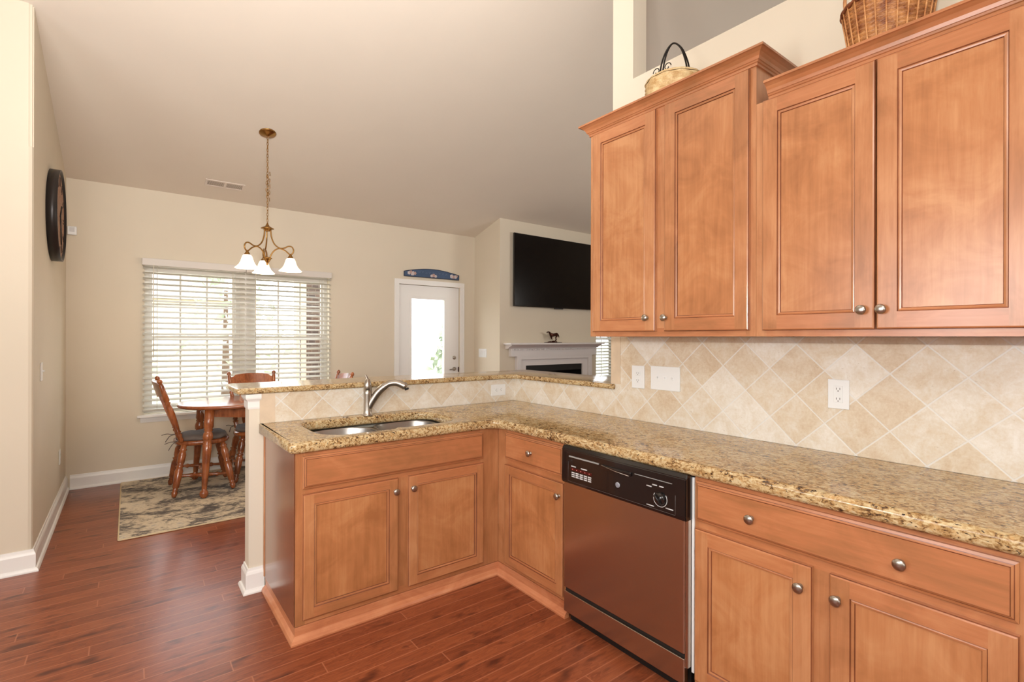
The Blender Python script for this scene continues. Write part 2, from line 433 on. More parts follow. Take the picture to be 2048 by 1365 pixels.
grid_wall(b, YWIN, YWIN+.15, [WXL, WX0, WX1, DX0, DX1, RX0, RX1, WXR], [0, WZ0, DZ1, WZ1, ZC0+.03], {(1, 1), (1, 2), (3, 0), (3, 1), (5, 1), (5, 2)})
struct('wall_window_side', b, M_wall)
# left partition with bullnose corner
b = B()
prism(b, [(XL, YL+.02), (XL-.006, YL+.006), (XL-.02, YL), (WXL, YL), (WXL, YWIN), (XL, YWIN)], 2, 0, 2.5)
prism(b, [(YL+.0, 2.5), (YWIN, 2.5), (YWIN, zceil(YWIN)), (YL, zceil(YL))], 0, WXL, XL-.02)
prism(b, [(YL+.02, 2.5), (YWIN, 2.5), (YWIN, zceil(YWIN)), (YL+.02, zceil(YL+.02))], 0, XL-.02, XL)
prism(b, [(YL+.006, 2.5), (YL+.02, 2.5), (YL+.02, zceil(YL+.02)), (YL+.006, zceil(YL+.006))], 0, XL-.02, XL-.006)
struct('wall_left', b, M_wall)
def yz_wall(name, x0, x1, pts, m=M_wall):
    b = B(); prism(b, pts, 0, x0, x1); return struct(name, b, m)
yz_wall('wall_far_left', WXL-.1, WXL, [(WYB, 0), (YWIN, 0), (YWIN, zceil(YWIN)), (YR, zceil(YR)), (WYB, zceil(WYB))])
yz_wall('wall_living_room', WXR, WXR+.1, [(WYB, 0), (YWIN, 0), (YWIN, zceil(YWIN)), (YR, zceil(YR)), (WYB, zceil(WYB))])
b = B(); box(b, WXL, WXR, WYB-.1, WYB, 0, zceil(WYB)); struct('wall_back', b, M_wall)
# kitchen right wall with the end column and the high opening
YE = 2.044; YO = 1.892; ZO = 2.89
b = B()
prism(b, [(WYB, 0), (YE, 0), (YE, ZO), (WYB, ZO)], 0, XW, XW+.12)
prism(b, [(YO, ZO), (YE, ZO), (YE, zceil(YE)), (YO, zceil(YO))], 0, XW, XW+.12)
prism(b, [(WYB, ZO), (-.6, ZO), (-.6, zceil(-.6)), (WYB, zceil(WYB))], 0, XW, XW+.12)
bmesh.ops.remove_doubles(b, verts=b.verts, dist=1e-5)
struct('wall_right', b, M_wallk)
# half walls under the bar
b = B()
prism(b, [(.519, YT), (XW, YT), (XW, YE), (XW+.12, YE), (XW+.12, YT+.105), (.519, YT+.105)], 2, 0, 1.072)
struct('wall_half_height', b, M_wallk)
# fireplace bump-out
b = B()
BX0, BX1, BY = 3.928, 5.78, 5.40
FX0, FX1, FZ = 4.361, 5.462, .995
prism(b, [(BY, 0), (YWIN, 0), (YWIN, zceil(YWIN)), (BY, zceil(BY))], 0, BX0, FX0)
prism(b, [(BY, 0), (YWIN, 0), (YWIN, zceil(YWIN)), (BY, zceil(BY))], 0, FX1, BX1)
prism(b, [(BY, FZ), (YWIN, FZ), (YWIN, zceil(YWIN)), (BY, zceil(BY))], 0, FX0, FX1)
struct('wall_chimney_breast', b, M_wall)

# baseboards
BB = [(0, 0), (.030, 0), (.030, .008), (.024, .020), (.016, .024), (.016, .100), (.012, .112), (.008, .118), (.006, .130), (0, .130)]
def baseboard(name, path, side, prof=BB, m=M_trim):
    b = B(); sweep(b, prof, path, 0, side); return struct(name, b, m)
baseboard('baseboard_left', [(WXL, YL), (XL, YL), (XL, YWIN)], -1)
baseboard('baseboard_window_side', [(XL+.031, YWIN), (DX0-.065, YWIN)], -1)
baseboard('baseboard_half_wall', [(.595, YT), (.519, YT), (.519, YT+.105), (XW+.12, YT+.105), (XW+.12, YE+.1)], -1 if False else 1)
baseboard('baseboard_chimney', [(DX1+.065, YWIN), (BX0, YWIN), (BX0, BY), (4.18, BY)], -1)
# cap moulding under the bar on the half wall end
b = B()
sweep(b, [(0, 0), (.004, 0), (.006, .010), (.006, .040), (.010, .048), (.016, .055), (.018, .062), (.018, .081), (0, .081)], [(.578, YT), (.519, YT), (.519, YT+.105), (.7, YT+.105)], .990, 1)
struct('trim_bar_cap', b, M_trim)

# ------------------------------------------------------------------ windows with sashes
def window(name, x0, x1, z0, z1, units, mull=.10):
    """white vinyl double-hung units set back in the wall"""
    y0 = YWIN+.085; y1 = YWIN+.14
    b = B(); fr = .035
    w = (x1-x0-mull*(units-1))/units
    cells = [(x0+i*(w+mull), x0+i*(w+mull)+w) for i in range(units)]
    for i in range(units-1): box(b, cells[i][1], cells[i+1][0], y0-.01, y1, z0, z1)
    for a, c in cells:
        box(b, a, a+fr, y0, y1, z0, z1); box(b, c-fr, c, y0, y1, z0, z1)
        box(b, a+fr, c-fr, y0, y1, z1-fr, z1); box(b, a+fr, c-fr, y0, y1, z0, z0+fr)
    win = struct(name, b, M_trim)
    zm = 1.371
    for a, c in cells:
        for (za, zb, yy) in ((z0+fr, zm+.02, y0+.006), (zm-.02, z1-fr, y0+.030)):
            b = B(); s = .030; aa = a+fr; cc = c-fr
            box(b, aa, aa+s, yy, yy+.022, za, zb); box(b, cc-s, cc, yy, yy+.022, za, zb)
            box(b, aa+s, cc-s, yy, yy+.022, za, za+.04); box(b, aa+s, cc-s, yy, yy+.022, zb-.04, zb)
            for k in (1, 2):
                xm = aa+s+(cc-aa-2*s)*k/3; box(b, xm-.008, xm+.008, yy+.004, yy+.018, za+.04, zb-.04)
            zz = (za+zb)/2; box(b, aa+s, cc-s, yy+.005, yy+.017, zz-.008, zz+.008)
            so = obj('sash', b, M_trim, win, smooth=False)
            b = B(); box(b, aa+s, cc-s, yy+.010, yy+.012, za+.04, zb-.04); obj('pane', b, M_glass, so, smooth=False)
    return win
window('window_1', WX0, WX1, WZ0, WZ1, 2)
window('window_2', RX0, RX1, WZ0, WZ1, 2)
# sill with apron
for nm, a, c in (('trim_1', WX0, WX1), ('trim_2', RX0, RX1)):
    b = B()
    box(b, a-.055, c+.055, YWIN-.045, YWIN+.001, WZ0-.030, WZ0-.006, bev=.004)
    sweep(b, [(0, 0), (.006, 0), (.016, .03), (.018, .05), (0, .05)], [(a-.03, YWIN), (c+.03, YWIN)], WZ0-.080, -1)
    struct(nm, b, M_trim)

M_val = plain('blind_valance', lin(208, 202, 194), .5, var=.01)
def blind(x0, x1, label, group=None, ztop=2.138, zbot=.66, valance=True):
    t = thing('window_blind', ((x0+x1)/2, YWIN-.03, zbot), label, 'window blind', group)
    yc = YWIN-.030
    b = B(); box(b, x0, x1, YWIN-.062, YWIN-.052, ztop-.068, ztop, bev=.002); box(b, x0, x1, YWIN-.05, YWIN-.002, ztop-.045, ztop-.004)
    box(b, x0, x0+.010, YWIN-.052, YWIN-.001, ztop-.068, ztop); box(b, x1-.010, x1, YWIN-.052, YWIN-.001, ztop-.068, ztop)
    obj('valance', b, M_val, t, smooth=False)
    b = B(); z = ztop-.085; a = math.radians(24); hw = .025
    while z > zbot+.03:
        c, s = math.cos(a)*hw, math.sin(a)*hw
        vs = []
        for yy, zz in ((-c, -s), (0, .002), (c, s), (c, s-.0026), (0, -.0006), (-c, -s-.0026)):
            vs.append((yc+yy, z+zz))
        prism(b, vs, 0, x0+.006, x1-.006)
        z -= .0535
    obj('slats', b, M_slat, t, smooth=False)
    b = B(); box(b, x0+.006, x1-.006, yc-.024, yc+.024, zbot, zbot+.018, bev=.003); obj('bottom_rail', b, M_slat, t, smooth=False)
    for xx in (x0+.12, x1-.12):
        for dy in (-.026, .026):
            b = B(); tube(b, [(xx, yc+dy, zbot+.01), (xx, yc+dy, ztop-.05)], .0013, 5); obj('ladder_cord', b, M_cord, t)
    b = B(); tube(b, [(x0+.09, yc-.036, ztop-.06), (x0+.09, yc-.036, 1.18)], .0035, 6); obj('tilt_wand', b, M_cord, t)
    return t
blind(.105, .994, 'cream slatted window blind on the left half of the dining window', 'blinds of the dining window')
blind(.998, 1.895, 'cream slatted window blind on the right half of the dining window, behind the chandelier', 'blinds of the dining window')
blind(RX0-.0, RX1+.0, 'narrow visible strip of slatted window blind right of the fireplace', zbot=.64)

# ------------------------------------------------------------------ patio door
dr = None
b = B()
cw = .062
sweep(b, [(0, 0)]*0 or [(0, 0), (.018, 0), (.018, DZ1+.062), (0, DZ1+.062)], [(DX0-cw, YWIN), (DX0, YWIN)], 0, -1)
sweep(b, [(0, 0), (.018, 0), (.018, DZ1+.062), (0, DZ1+.062)], [(DX1, YWIN), (DX1+cw, YWIN)], 0, -1)
box(b, DX0, DX1, YWIN-.018, YWIN, DZ1, DZ1+.062)
box(b, DX0-cw+.012, DX0-cw+.018, YWIN-.022, YWIN-.018, 0, DZ1+.05); box(b, DX1+cw-.018, DX1+cw-.012, YWIN-.022, YWIN-.018, 0, DZ1+.05)
struct('trim_door_casing', b, M_trim)
b = B()
dy0, dy1 = YWIN+.03, YWIN+.075
gx0, gx1, gz0, gz1 = 2.955, 3.450, .24, 1.895
grid_wall(b, dy0, dy1, [DX0+.004, gx0, gx1, DX1-.004], [.012, gz0, gz1, DZ1-.004], {(1, 1)})
door = struct('door_1', b, M_trim)
b = B()
for (a, c, d, e) in ((gx0-.03, gx0+.004, gz0-.03, gz1+.03), (gx1-.004, gx1+.03, gz0-.03, gz1+.03)): box(b, a, c, dy0-.012, dy0, d, e, bev=.003)
box(b, gx0+.004, gx1-.004, dy0-.012, dy0, gz1-.004, gz1+.03, bev=.003); box(b, gx0+.004, gx1-.004, dy0-.012, dy0, gz0-.03, gz0+.004, bev=.003)
obj('glass_frame', b, M_trim, door, smooth=False)
b = B(); box(b, gx0, gx1, dy0+.02, dy0+.024, gz0, gz1); obj('pane', b, M_glass, door, smooth=False)
b = B()
lathe(b, [(0, .027), (.008, .027), (.012, .02), (.03, .012), (.034, .012)], (3.612, dy0, .945), (3.612, dy0-1, .945), length=1)
tube(b, smoothpath([(3.612, dy0-.034, .945), (3.57, dy0-.040, .944), (3.52, dy0-.036, .938)], 5), [.010]*5+[.009]*5+[.007], 10)
obj('door_handle', b, M_nickel, door)
b = B(); lathe(b, [(0, .026), (.008, .026), (.014, .019), (.018, .019), (.0185, 0)], (3.612, dy0, 1.10), (3.612, dy0-1, 1.10), length=1)
box(b, 3.608, 3.616, dy0-.03, dy0-.018, 1.085, 1.115, bev=.002); obj('deadbolt', b, M_nickel, door)
for zz in (1.86, 1.02, .2):
    b = B(); tube(b, [(DX0+.004, dy0-.006, zz-.05), (DX0+.004, dy0-.006, zz+.05)], .006, 8); obj('hinge', b, M_nickel, door)
b = B(); box(b, DX1-.012, DX1-.002, dy0-.012, dy0-.001, .90, .97); obj('strike_plate', b, M_bronze, door, smooth=False)

# blue sign above door
sx0, sx1, sz0 = 2.833, 3.655, 2.178
n = 24; top = []
for k in range(n+1):
    t = k/n; top.append((sx0+(sx1-sx0)*t, 2.242 + .052*math.sin(PI*t)))
b = B(); prism(b, [(sx0, sz0)] + [(sx1, sz0)] + top[::-1], 1, YWIN-.020, YWIN-.002)
sg = solo('wooden_sign', b, plain('sign_blue', lin(62, 84, 116), .6, var=.1, vs=10), ((sx0+sx1)/2, YWIN-.01, sz0), 'arched blue wooden sign with pale flowers, over the patio door', 'sign', smooth=False)
b = B()
edge = [(sx0, sz0), (sx1, sz0)] + top[::-1]
tube(b, [(x, YWIN-.021, z) for x, z in edge], .004, 6, closed=True); obj('sign_edge', b, plain('sign_dark_edge', lin(40, 42, 56), .6), sg)
MF = [plain('flower_white', lin(206, 196, 196), .6), plain('flower_peach', lin(188, 156, 148), .6)]
for (cx, cz, r, mi) in ((2.90, 2.222, .018, 0), (2.925, 2.232, .02, 1), (2.955, 2.220, .022, 0), (2.985, 2.222, .016, 1), (2.94, 2.205, .012, 0),
                        (3.23, 2.205, .016, 0), (3.26, 2.212, .019, 1), (3.29, 2.204, .016, 0), (3.54, 2.222, .022, 0), (3.57, 2.215, .018, 1), (3.60, 2.218, .02, 0), (3.62, 2.228, .014, 1)):
    b = B(); r *= 1.35
    for k in range(5):
        a = k*2*PI/5; lathe(b, [(0, r*.5), (.0014, r*.5), (.0015, 0)], (cx+r*.5*math.cos(a), YWIN-.0202, cz+r*.5*math.sin(a)), (cx+r*.5*math.cos(a), YWIN-1, cz+r*.5*math.sin(a)), n=8, length=1)
    obj('painted_flower', b, MF[mi], sg)
b = B()
for k in range(9):
    x = 3.05+k*.05; zz = 2.243+.006*math.sin(k*2.2)
    tube(b, smoothpath([(x-.014, YWIN-.0212, zz+.014), (x-.004, YWIN-.0212, zz-.012), (x+.006, YWIN-.0212, zz+.010), (x+.016, YWIN-.0212, zz-.008)], 4), .0010, 5)
obj('faded_script', b, plain('script_paint', lin(120, 136, 160), .6), sg)

# ------------------------------------------------------------------ cabinet front builder
def front_panel(bm, F, w, h, t=.019, fw=.055, style='door'):
    """F maps (a, b, c) to world; c is outward"""
    V = lambda a, bb, c: bm.verts.new(F(a, bb, c))
    def ringquads(p, q, mi):
        (i0, c0), (i1, c1) = p, q
        A = [(i0, i0), (w-i0, i0), (w-i0, h-i0), (i0, h-i0)]; Bq = [(i1, i1), (w-i1, i1), (w-i1, h-i1), (i1, h-i1)]
        for k in range(4):
            k2 = (k+1) % 4
            m_ = mi if mi is not None else (1 if k in (0, 2) else 0)
            bm.faces.new((V(*A[k], c0), V(*A[k2], c0), V(*Bq[k2], c1), V(*Bq[k], c1))).material_index = m_
    bm.faces.new([V(0, 0, 0), V(0, h, 0), V(w, h, 0), V(w, 0, 0)])
    if style == 'door':
        ringquads((0, 0), (0, t-.005), None); ringquads((0, t-.005), (.002, t-.002), 3); ringquads((.002, t-.002), (.006, t), None)
        e = .006
        for a0, a1, b0, b1, mi in ((e, fw, e, h-e, 0), (w-fw, w-e, e, h-e, 0), (fw, w-fw, e, fw, 1), (fw, w-fw, h-fw, h-e, 1)):
            bm.faces.new((V(a0, b0, t), V(a1, b0, t), V(a1, b1, t), V(a0, b1, t))).material_index = mi
        ringquads((fw, t), (fw+.0025, t-.0035), 3); ringquads((fw+.0025, t-.0035), (fw+.006, t-.0025), None); ringquads((fw+.006, t-.0025), (fw+.011, t-.004), None)
        ringquads((fw+.011, t-.004), (fw+.013, t-.008), 3)
        i = fw+.013
        bm.faces.new((V(i, i, t-.008), V(w-i, i, t-.008), V(w-i, h-i, t-.008), V(i, h-i, t-.008))).material_index = 2
    else:
        ringquads((0, 0), (0, t-.008), None); ringquads((0, t-.008), (.007, t-.006), None); ringquads((.007, t-.006), (.009, t-.0055), 3)
        ringquads((.009, t-.0055), (.014, t-.003), None); ringquads((.014, t-.003), (.0155, t), 3)
        i = .0155
        bm.faces.new((V(i, i, t), V(w-i, i, t), V(w-i, h-i, t), V(i, h-i, t))).material_index = 1
    bmesh.ops.remove_doubles(bm, verts=bm.verts, dist=1e-6)
    bmesh.ops.recalc_face_normals(bm, faces=bm.faces)
def FR(y_left, z0, x):        # on the right run: a runs toward -Y (right in view), outward -X
    return lambda a, bb, c: (x - c, y_left - a, z0 + bb)
def FP(x_left, z0, y):        # on the peninsula: a runs toward +X, outward -Y
    return lambda a, bb, c: (x_left + a, y - c, z0 + bb)
def make_front(name, F, w, h, parent, style='door', knobs=(), label=None, fw=.055):
    b = B(); front_panel(b, F, w, h, style=style, fw=fw)
    d = obj(name, b, WOOD, parent, smooth=False)
    if label: d['label'] = label
    for (a, bb) in knobs:
        p = Vector(F(a, bb, .019)); q = Vector(F(a, bb, 1.019))
        kb = B()
        lathe(kb, [(0, .0095), (.002, .0095), (.004, .0065), (.010, .0060), (.014, .008), (.017, .0135), (.0195, .0165), (.022, .0165), (.0245, .0145), (.0270, .009), (.0280, 0)], p, q, 20, length=1)
        obj('knob', kb, M_nickel, d)
    return d

# ------------------------------------------------------------------ base cabinets
ZT, ZB, TT = .908, .858, .075        # counter top, counter underside, top of toe board
# sink cabinet on the peninsula (its open back faces the half wall)
t = thing('sink_base_cabinet', (1.16, 2.69, 0), 'maple sink base cabinet in the peninsula with two doors and a false drawer front', 'cabinet')
b = B()
box(b, XE, XE+.018, YF, YT-.004, TT-.0, ZB-.002, 0)
box(b, XE, .640, YF-.0005, YF+.018, TT, ZB-.002, 0); box(b, 1.075, 1.157, YF, YF+.018, .108, .664, 0); box(b, 1.595, XF-.001, YF, YF+.018, TT, ZB-.002, 0)
for z0, z1 in ((.835, ZB-.002), (.664, .702), (TT, .108)): box(b, .640, 1.595, YF, YF+.018, z0, z1, 1)
box(b, XE+.018, XF-.001, YF+.018, YT-.004, TT, TT+.018, 1)
obj('carcass', b, WOOD, t, smooth=False)
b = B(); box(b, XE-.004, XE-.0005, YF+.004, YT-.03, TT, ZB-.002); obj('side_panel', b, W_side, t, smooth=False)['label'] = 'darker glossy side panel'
b = B(); box(b, XE-.008, XE-.0005, YT-.028, YT-.004, TT, ZB-.002, bev=.003); obj('scribe_molding', b, W_v, t, smooth=False)
make_front('false_drawer_front', FP(.627, .693, YF-.0005), 1.609-.627, .148, t, 'drawer')
make_front('door', FP(.627, .101, YF-.0005), 1.088-.627, .568, t, 'door', [(.443, .505)], fw=.048)
make_front('door', FP(1.145, .101, YF-.0005), 1.609-1.145, .568, t, 'door', [(.021, .505)], fw=.048)
SHOE = [(0, 0), (.016, 0), (.018, .006), (.014, .014), (.006, .020), (.004, .024), (0, .026)]
TOE = [(-.010, 0), (.020, 0), (.021, .008), (.016, .020), (.008, .028), (.003, .032), (.001, .034), (.001, TT-.003), (-.010, TT-.003)]
b = B(); sweep(b, TOE, [(XE, YT-.035), (XE, YF), (XF, YF), (XF, 1.795)], 0, -1)
o = solo('toe_kick_board', b, W_toe, (XE, YF, 0), 'lighter toe board with quarter round along the foot of the peninsula and corner cabinet', 'toe kick', smooth=False)

t = thing('corner_base_cabinet', (2.02, 2.09, 0), 'narrow maple base cabinet in the inside corner, left of the dishwasher', 'cabinet')
b = B()
box(b, XF, XF+.018, 2.290, YF, TT, ZB-.002, 0); box(b, XF, XF+.018, 1.798, 1.826, TT, ZB-.002, 0)
for z0, z1 in ((.830, ZB-.002), (.66, .700), (TT, .108)): box(b, XF, XF+.018, 1.826, 2.290, z0, z1, 1)
box(b, XF+.018, XW-.012, 1.798, 1.814, TT, ZB-.002, 0); box(b, XF+.018, XW-.012, 1.814, YF, TT, TT+.018, 1)
obj('carcass', b, WOOD, t, smooth=False)
dd = make_front('drawer', FR(2.297, .693, XF-.0005), 2.297-1.811, .148, t, 'drawer', [(.236, .072)])
make_front('door', FR(2.297, .098, XF-.0005), 2.297-1.811, .562, t, 'door', [(.458, .496)], fw=.048)

t = thing('wide_base_cabinet', (2.02, .64, 0), 'wide maple base cabinet with one long drawer, right of the dishwasher', 'cabinet')
b = B()
box(b, XF, XF+.018, 1.080, 1.096, 0, ZB-.002, 0); box(b, XF, XF+.018, .185, .225, 0, ZB-.002, 0); box(b, XF, XF+.018, .615, .69, .100, .655, 0)
for z0, z1 in ((.830, ZB-.002), (.655, .700), (0, .100)): box(b, XF, XF+.018, .225, 1.080, z0, z1, 1)
box(b, XF+.018, XW-.012, .185, .203, 0, ZB-.002, 0); box(b, XF+.018, XW-.012, 1.078, 1.096, 0, ZB-.002, 0)
obj('carcass', b, WOOD, t, smooth=False)
make_front('drawer', FR(1.088, .691, XF-.0005), 1.088-.217, .149, t, 'drawer', [(.219, .070), (.640, .068)])
make_front('door', FR(1.088, .085, XF-.0005), 1.088-.678, .577, t, 'door', [(.377, .505)], fw=.055)
make_front('door', FR(.628, .085, XF-.0005), .628-.216, .577, t, 'door', [(.023, .508)], fw=.055)
b = B(); sweep(b, SHOE, [(XF, 1.096), (XF, .185)], 0, -1); obj('shoe_molding', b, W_toe, t, smooth=False)

# ------------------------------------------------------------------ countertops (2D curves with rounded edges)
def slab(name, outlines, z0, z1, bev, label, cat, loc, snap=()):
    cu = bpy.data.curves.new(name, 'CURVE'); cu.dimensions = '2D'; cu.fill_mode = 'BOTH'
    h = (z1-z0)/2; cu.extrude = h-bev; cu.bevel_depth = bev; cu.bevel_resolution = 4; cu.offset = -bev
    for pts in outlines:
        sp = cu.splines.new('POLY'); sp.points.add(len(pts)-1)
        for p, q in zip(sp.points, pts): p.co = (q[0], q[1], 0, 1)
        sp.use_cyclic_u = True
    tmp = bpy.data.objects.new('tmp', cu); col.objects.link(tmp)
    dg = bpy.context.evaluated_depsgraph_get(); me = bpy.data.meshes.new_from_object(tmp.evaluated_get(dg))
    bpy.data.objects.remove(tmp); bpy.data.curves.remove(cu)
    b = B(); b.from_mesh(me); bpy.data.meshes.remove(me)
    bmesh.ops.translate(b, verts=b.verts, vec=(0, 0, (z0+z1)/2))
    bmesh.ops.remove_doubles(b, verts=b.verts, dist=1e-5)
    for f in b.faces: f.material_index = 0
    for v in b.verts:
        for ax, pl in snap:
            if v.co[ax] > pl-.0185:
                v.co[ax] = pl; v.co.z = z1 if v.co.z > (z0+z1)/2 else z0
    return solo(name, b, M_granite, loc, label, cat, smooth=True, auto=.5)
def corner(p, a, c, r, n=6):
    """rounded corner at p between directions to a and c"""
    p, a, c = Vector(p), Vector(a), Vector(c); u = (a-p).normalized(); v = (c-p).normalized()
    th = u.angle(v); d = r/math.tan(th/2); s = p+u*d; e = p+v*d; cen = p + (u+v).normalized()*(r/math.sin(th/2))
    a0 = math.atan2(s.y-cen.y, s.x-cen.x); a1 = math.atan2(e.y-cen.y, e.x-cen.x)
    da = (a1-a0+PI) % (2*PI)-PI
    return [(cen.x+r*math.cos(a0+da*k/n), cen.y+r*math.sin(a0+da*k/n)) for k in range(n+1)]
def poly_r(pts):
    out = []; N = len(pts)
    for i in range(N):
        x, y, r = pts[i]
        if r == 0: out.append((x, y))
        else: out += corner((x, y), pts[i-1][:2], pts[(i+1) % N][:2], r)
    return out
YTILE = YT-.009; XTILE = XW-.009
ctr = poly_r([(.567, YTILE-.001, .006), (.567, 2.352, .03), (1.690, 2.352, .07), (1.690, .165, .006), (XTILE-.001, .165, .003), (XTILE-.001, YTILE-.001, .003)])
SX0, SX1, SY0, SY1 = .748, 1.512, 2.445, 2.905
hole = poly_r([(SX0, SY0, .13), (1.09, SY0-.004, .06), (1.13, SY0+.035, .03), (1.17, SY0+.012, .06), (SX1, SY0+.03, .12), (SX1, SY1-.02, .09), (1.17, SY1, .03), (SX0, SY1, .08)])
slab('granite_countertop', [ctr, hole[::-1]], ZB, ZT, .018, 'L-shaped speckled gold granite countertop over the base cabinets', 'countertop', (1.69, 2.352, ZB), snap=((0, XTILE-.0008), (1, YTILE-.0008)))
bar = poly_r([(.455, 2.985, .02), (2.300, 2.985, .06), (2.300, 2.012, .012), (XW-.001, 2.012, .002), (XW-.001, YE+.001, .001), (2.72, YE+.001, .02), (2.74, 3.385, .06), (.455, 3.385, .03)])
slab('granite_bar_top', [bar], 1.073, 1.105, .012, 'raised speckled granite bar top wrapping around behind the sink', 'countertop', (.455, 2.985, 1.073))

# backsplash tiles
b = B()
box(b, XTILE, XW-.0005, .0, 2.066-.022, ZT+.001, 1.386, 0); box(b, XTILE, XW-.0005, 2.044, YT-.0005, ZT+.001, 1.0715, 0)
box(b, XTILE-.003, XTILE, 1.972, 2.0435, 1.107, 1.386, 2)
box(b, .570, XTILE, YTILE, YT-.0005, ZT+.001, 1.0715, 1); box(b, .5705, .648, YTILE-.0015, YTILE, ZT+.001, 1.0715, 2)
M_tilev = plain('travertine_border', lin(212, 192, 166), .5, var=.06, vs=20)
solo('tile_backsplash', b, [M_tileR, M_tileP, M_tilev], (XW, YT, ZT), 'diagonal travertine tile backsplash under the bar top and upper cabinets', 'backsplash', smooth=False)

# ------------------------------------------------------------------ sink
t = thing('kitchen_sink', (1.13, 2.67, .68), 'stainless steel double bowl undermount sink in the peninsula counter', 'sink')
def bowl(cx, cy, hx, hy, depth, r):
    b = B(); N = None; rings = []
    prof = [(.0, .026), (0, 0), (.004, -.01), (.012, -depth+.05), (.03, -depth+.015), (.07, -depth)]
    for ins, z in prof:
        ii = ins if z <= 0 and (ins, z) != (0, .026) else -.012
        zz = ZB-.004+z if (ins, z) != (0, .026) else ZB-.0035
        rings.append([b.verts.new((x, y, zz)) for x, y in rrect(cx, cy, hx-ii, hy-ii, max(.02, r-ii), 8)])
    k = len(rings[0])
    for a, c in zip(rings, rings[1:]):
        for j in range(k): b.faces.new((a[j], a[(j+1) % k], c[(j+1) % k], c[j]))
    b.faces.new(rings[-1])
    bmesh.ops.recalc_face_normals(b, faces=b.faces)
    o = obj('bowl', b, M_sink, t)
    md = o.modifiers.new('thickness', 'SOLIDIFY'); md.thickness = .0012
    b = B(); lathe(b, [(0, .042), (.002, .044), (.003, .040), (.001, .034), (.001, 0)], (cx, cy, ZB-.004-depth), None, 20, length=1)
    obj('drain', b, M_nickel, o)
bowl(.936, 2.672, .186, .232, .20, .14); bowl(1.330, 2.685, .178, .222, .17, .11)
b = B(); box(b, 1.115, 1.155, 2.50, 2.86, ZB-.012, ZB-.006, bev=.002)
obj('divider', b, M_sink, t)

# faucet
fx, fy = 1.150, 2.935
t = thing('kitchen_faucet', (fx, fy, ZT), 'brushed nickel pull-out kitchen faucet behind the double sink', 'faucet')
b = B(); lathe(b, [(0, .029), (.006, .029), (.010, .026), (.03, .0235), (.09, .0225), (.13, .0235), (.150, .0245), (.152, .0225), (.154, .0245), (.19, .022), (.215, .014), (.222, .010), (.2225, 0)], (fx, fy, ZT), None, 28, length=1)
obj('body', b, M_nickel, t)
sp = smoothpath([(fx+.003, fy-.002, ZT+.045), (fx+.028, fy-.014, ZT+.095), (fx+.062, fy-.034, ZT+.150), (fx+.105, fy-.058, ZT+.188), (fx+.145, fy-.080, ZT+.196), (fx+.180, fy-.100, ZT+.182), (fx+.200, fy-.112, ZT+.168)], 6)
N = len(sp); b = B(); tube(b, sp, [.020+.003*math.sin(PI*i/N) if i < N*.45 else .0175+.006*((i/N-.45)/.55) if i < N-4 else .0225-.004*(i-(N-4)) for i in range(N)], 20)
obj('spout', b, M_nickel, t)
b = B(); p = sp[-2]; q = sp[-1]; lathe(b, [(0, .013), (.012, .013), (.0125, 0)], Vector(q)-Vector((0, 0, .004)), Vector(q)-Vector((-.3, .2, 1)), 16, length=1); obj('spray_nozzle', b, M_black, t)
b = B(); p = sp[14]; tube(b, [p, p+(sp[15]-sp[13]).normalized()*.004], .0222, 20); obj('hose_collar', b, M_steel, t)
b = B(); tube(b, smoothpath([(fx, fy, ZT+.205), (fx-.004, fy+.002, ZT+.228), (fx-.014, fy+.006, ZT+.247)], 4), [.011]*3+[.0085]*3+[.007]*3, 12, flat=.8)
obj('lever_handle', b, M_nickel, t)
b = B(); lathe(b, [(0, .016), (.003, .016), (.006, .008), (.0065, 0)], (1.02, 2.945, ZT), None, 16, length=1); solo('hole_cover', b, M_nickel, (1.02, 2.945, ZT), 'small round nickel hole cover on the counter left of the faucet', 'hole cover')

# ------------------------------------------------------------------ dishwasher
t = thing('dishwasher', (2.0, 1.45, 0), 'stainless steel dishwasher with a black control panel', 'dishwasher')
Y0, Y1 = 1.103, 1.791; XD = 1.690
b = B(); box(b, XF+.006, XW-.02, Y0+.012, Y1-.012, .03, ZB-.006); obj('tub', b, M_black, t, smooth=False)
b = B(); box(b, XD+.028, XF+.006, Y0-.006, Y0+.004, .10, ZB-.002); box(b, XD+.028, XF+.006, Y0-.006, Y1-.02, ZB-.0095, ZB-.002)
obj('white_edge_trim', b, M_whitep, t, smooth=False)
b = B(); box(b, XD, XD+.028, Y0+.018, Y1-.004, .170, .690, bev=.003); obj('door', b, M_steel, t, smooth=False)
b = B(); box(b, XD+.006, XD+.036, Y0+.006, Y0+.018, .12, .690); obj('door_edge', b, M_steel, t, smooth=False)
b = B(); box(b, XD+.012, XD+.034, Y0+.012, Y1-.006, .150, .172); obj('door_gasket', b, M_black, t, smooth=False)
b = B(); box(b, XD, XD+.028, Y0+.018, Y1-.004, .052, .152, bev=.003); obj('kick_panel', b, M_steel, t, smooth=False)
b = B(); box(b, XD+.04, XD+.05, Y0+.012, Y1-.01, .0, .052); obj('toe_plate', b, M_black, t, smooth=False)
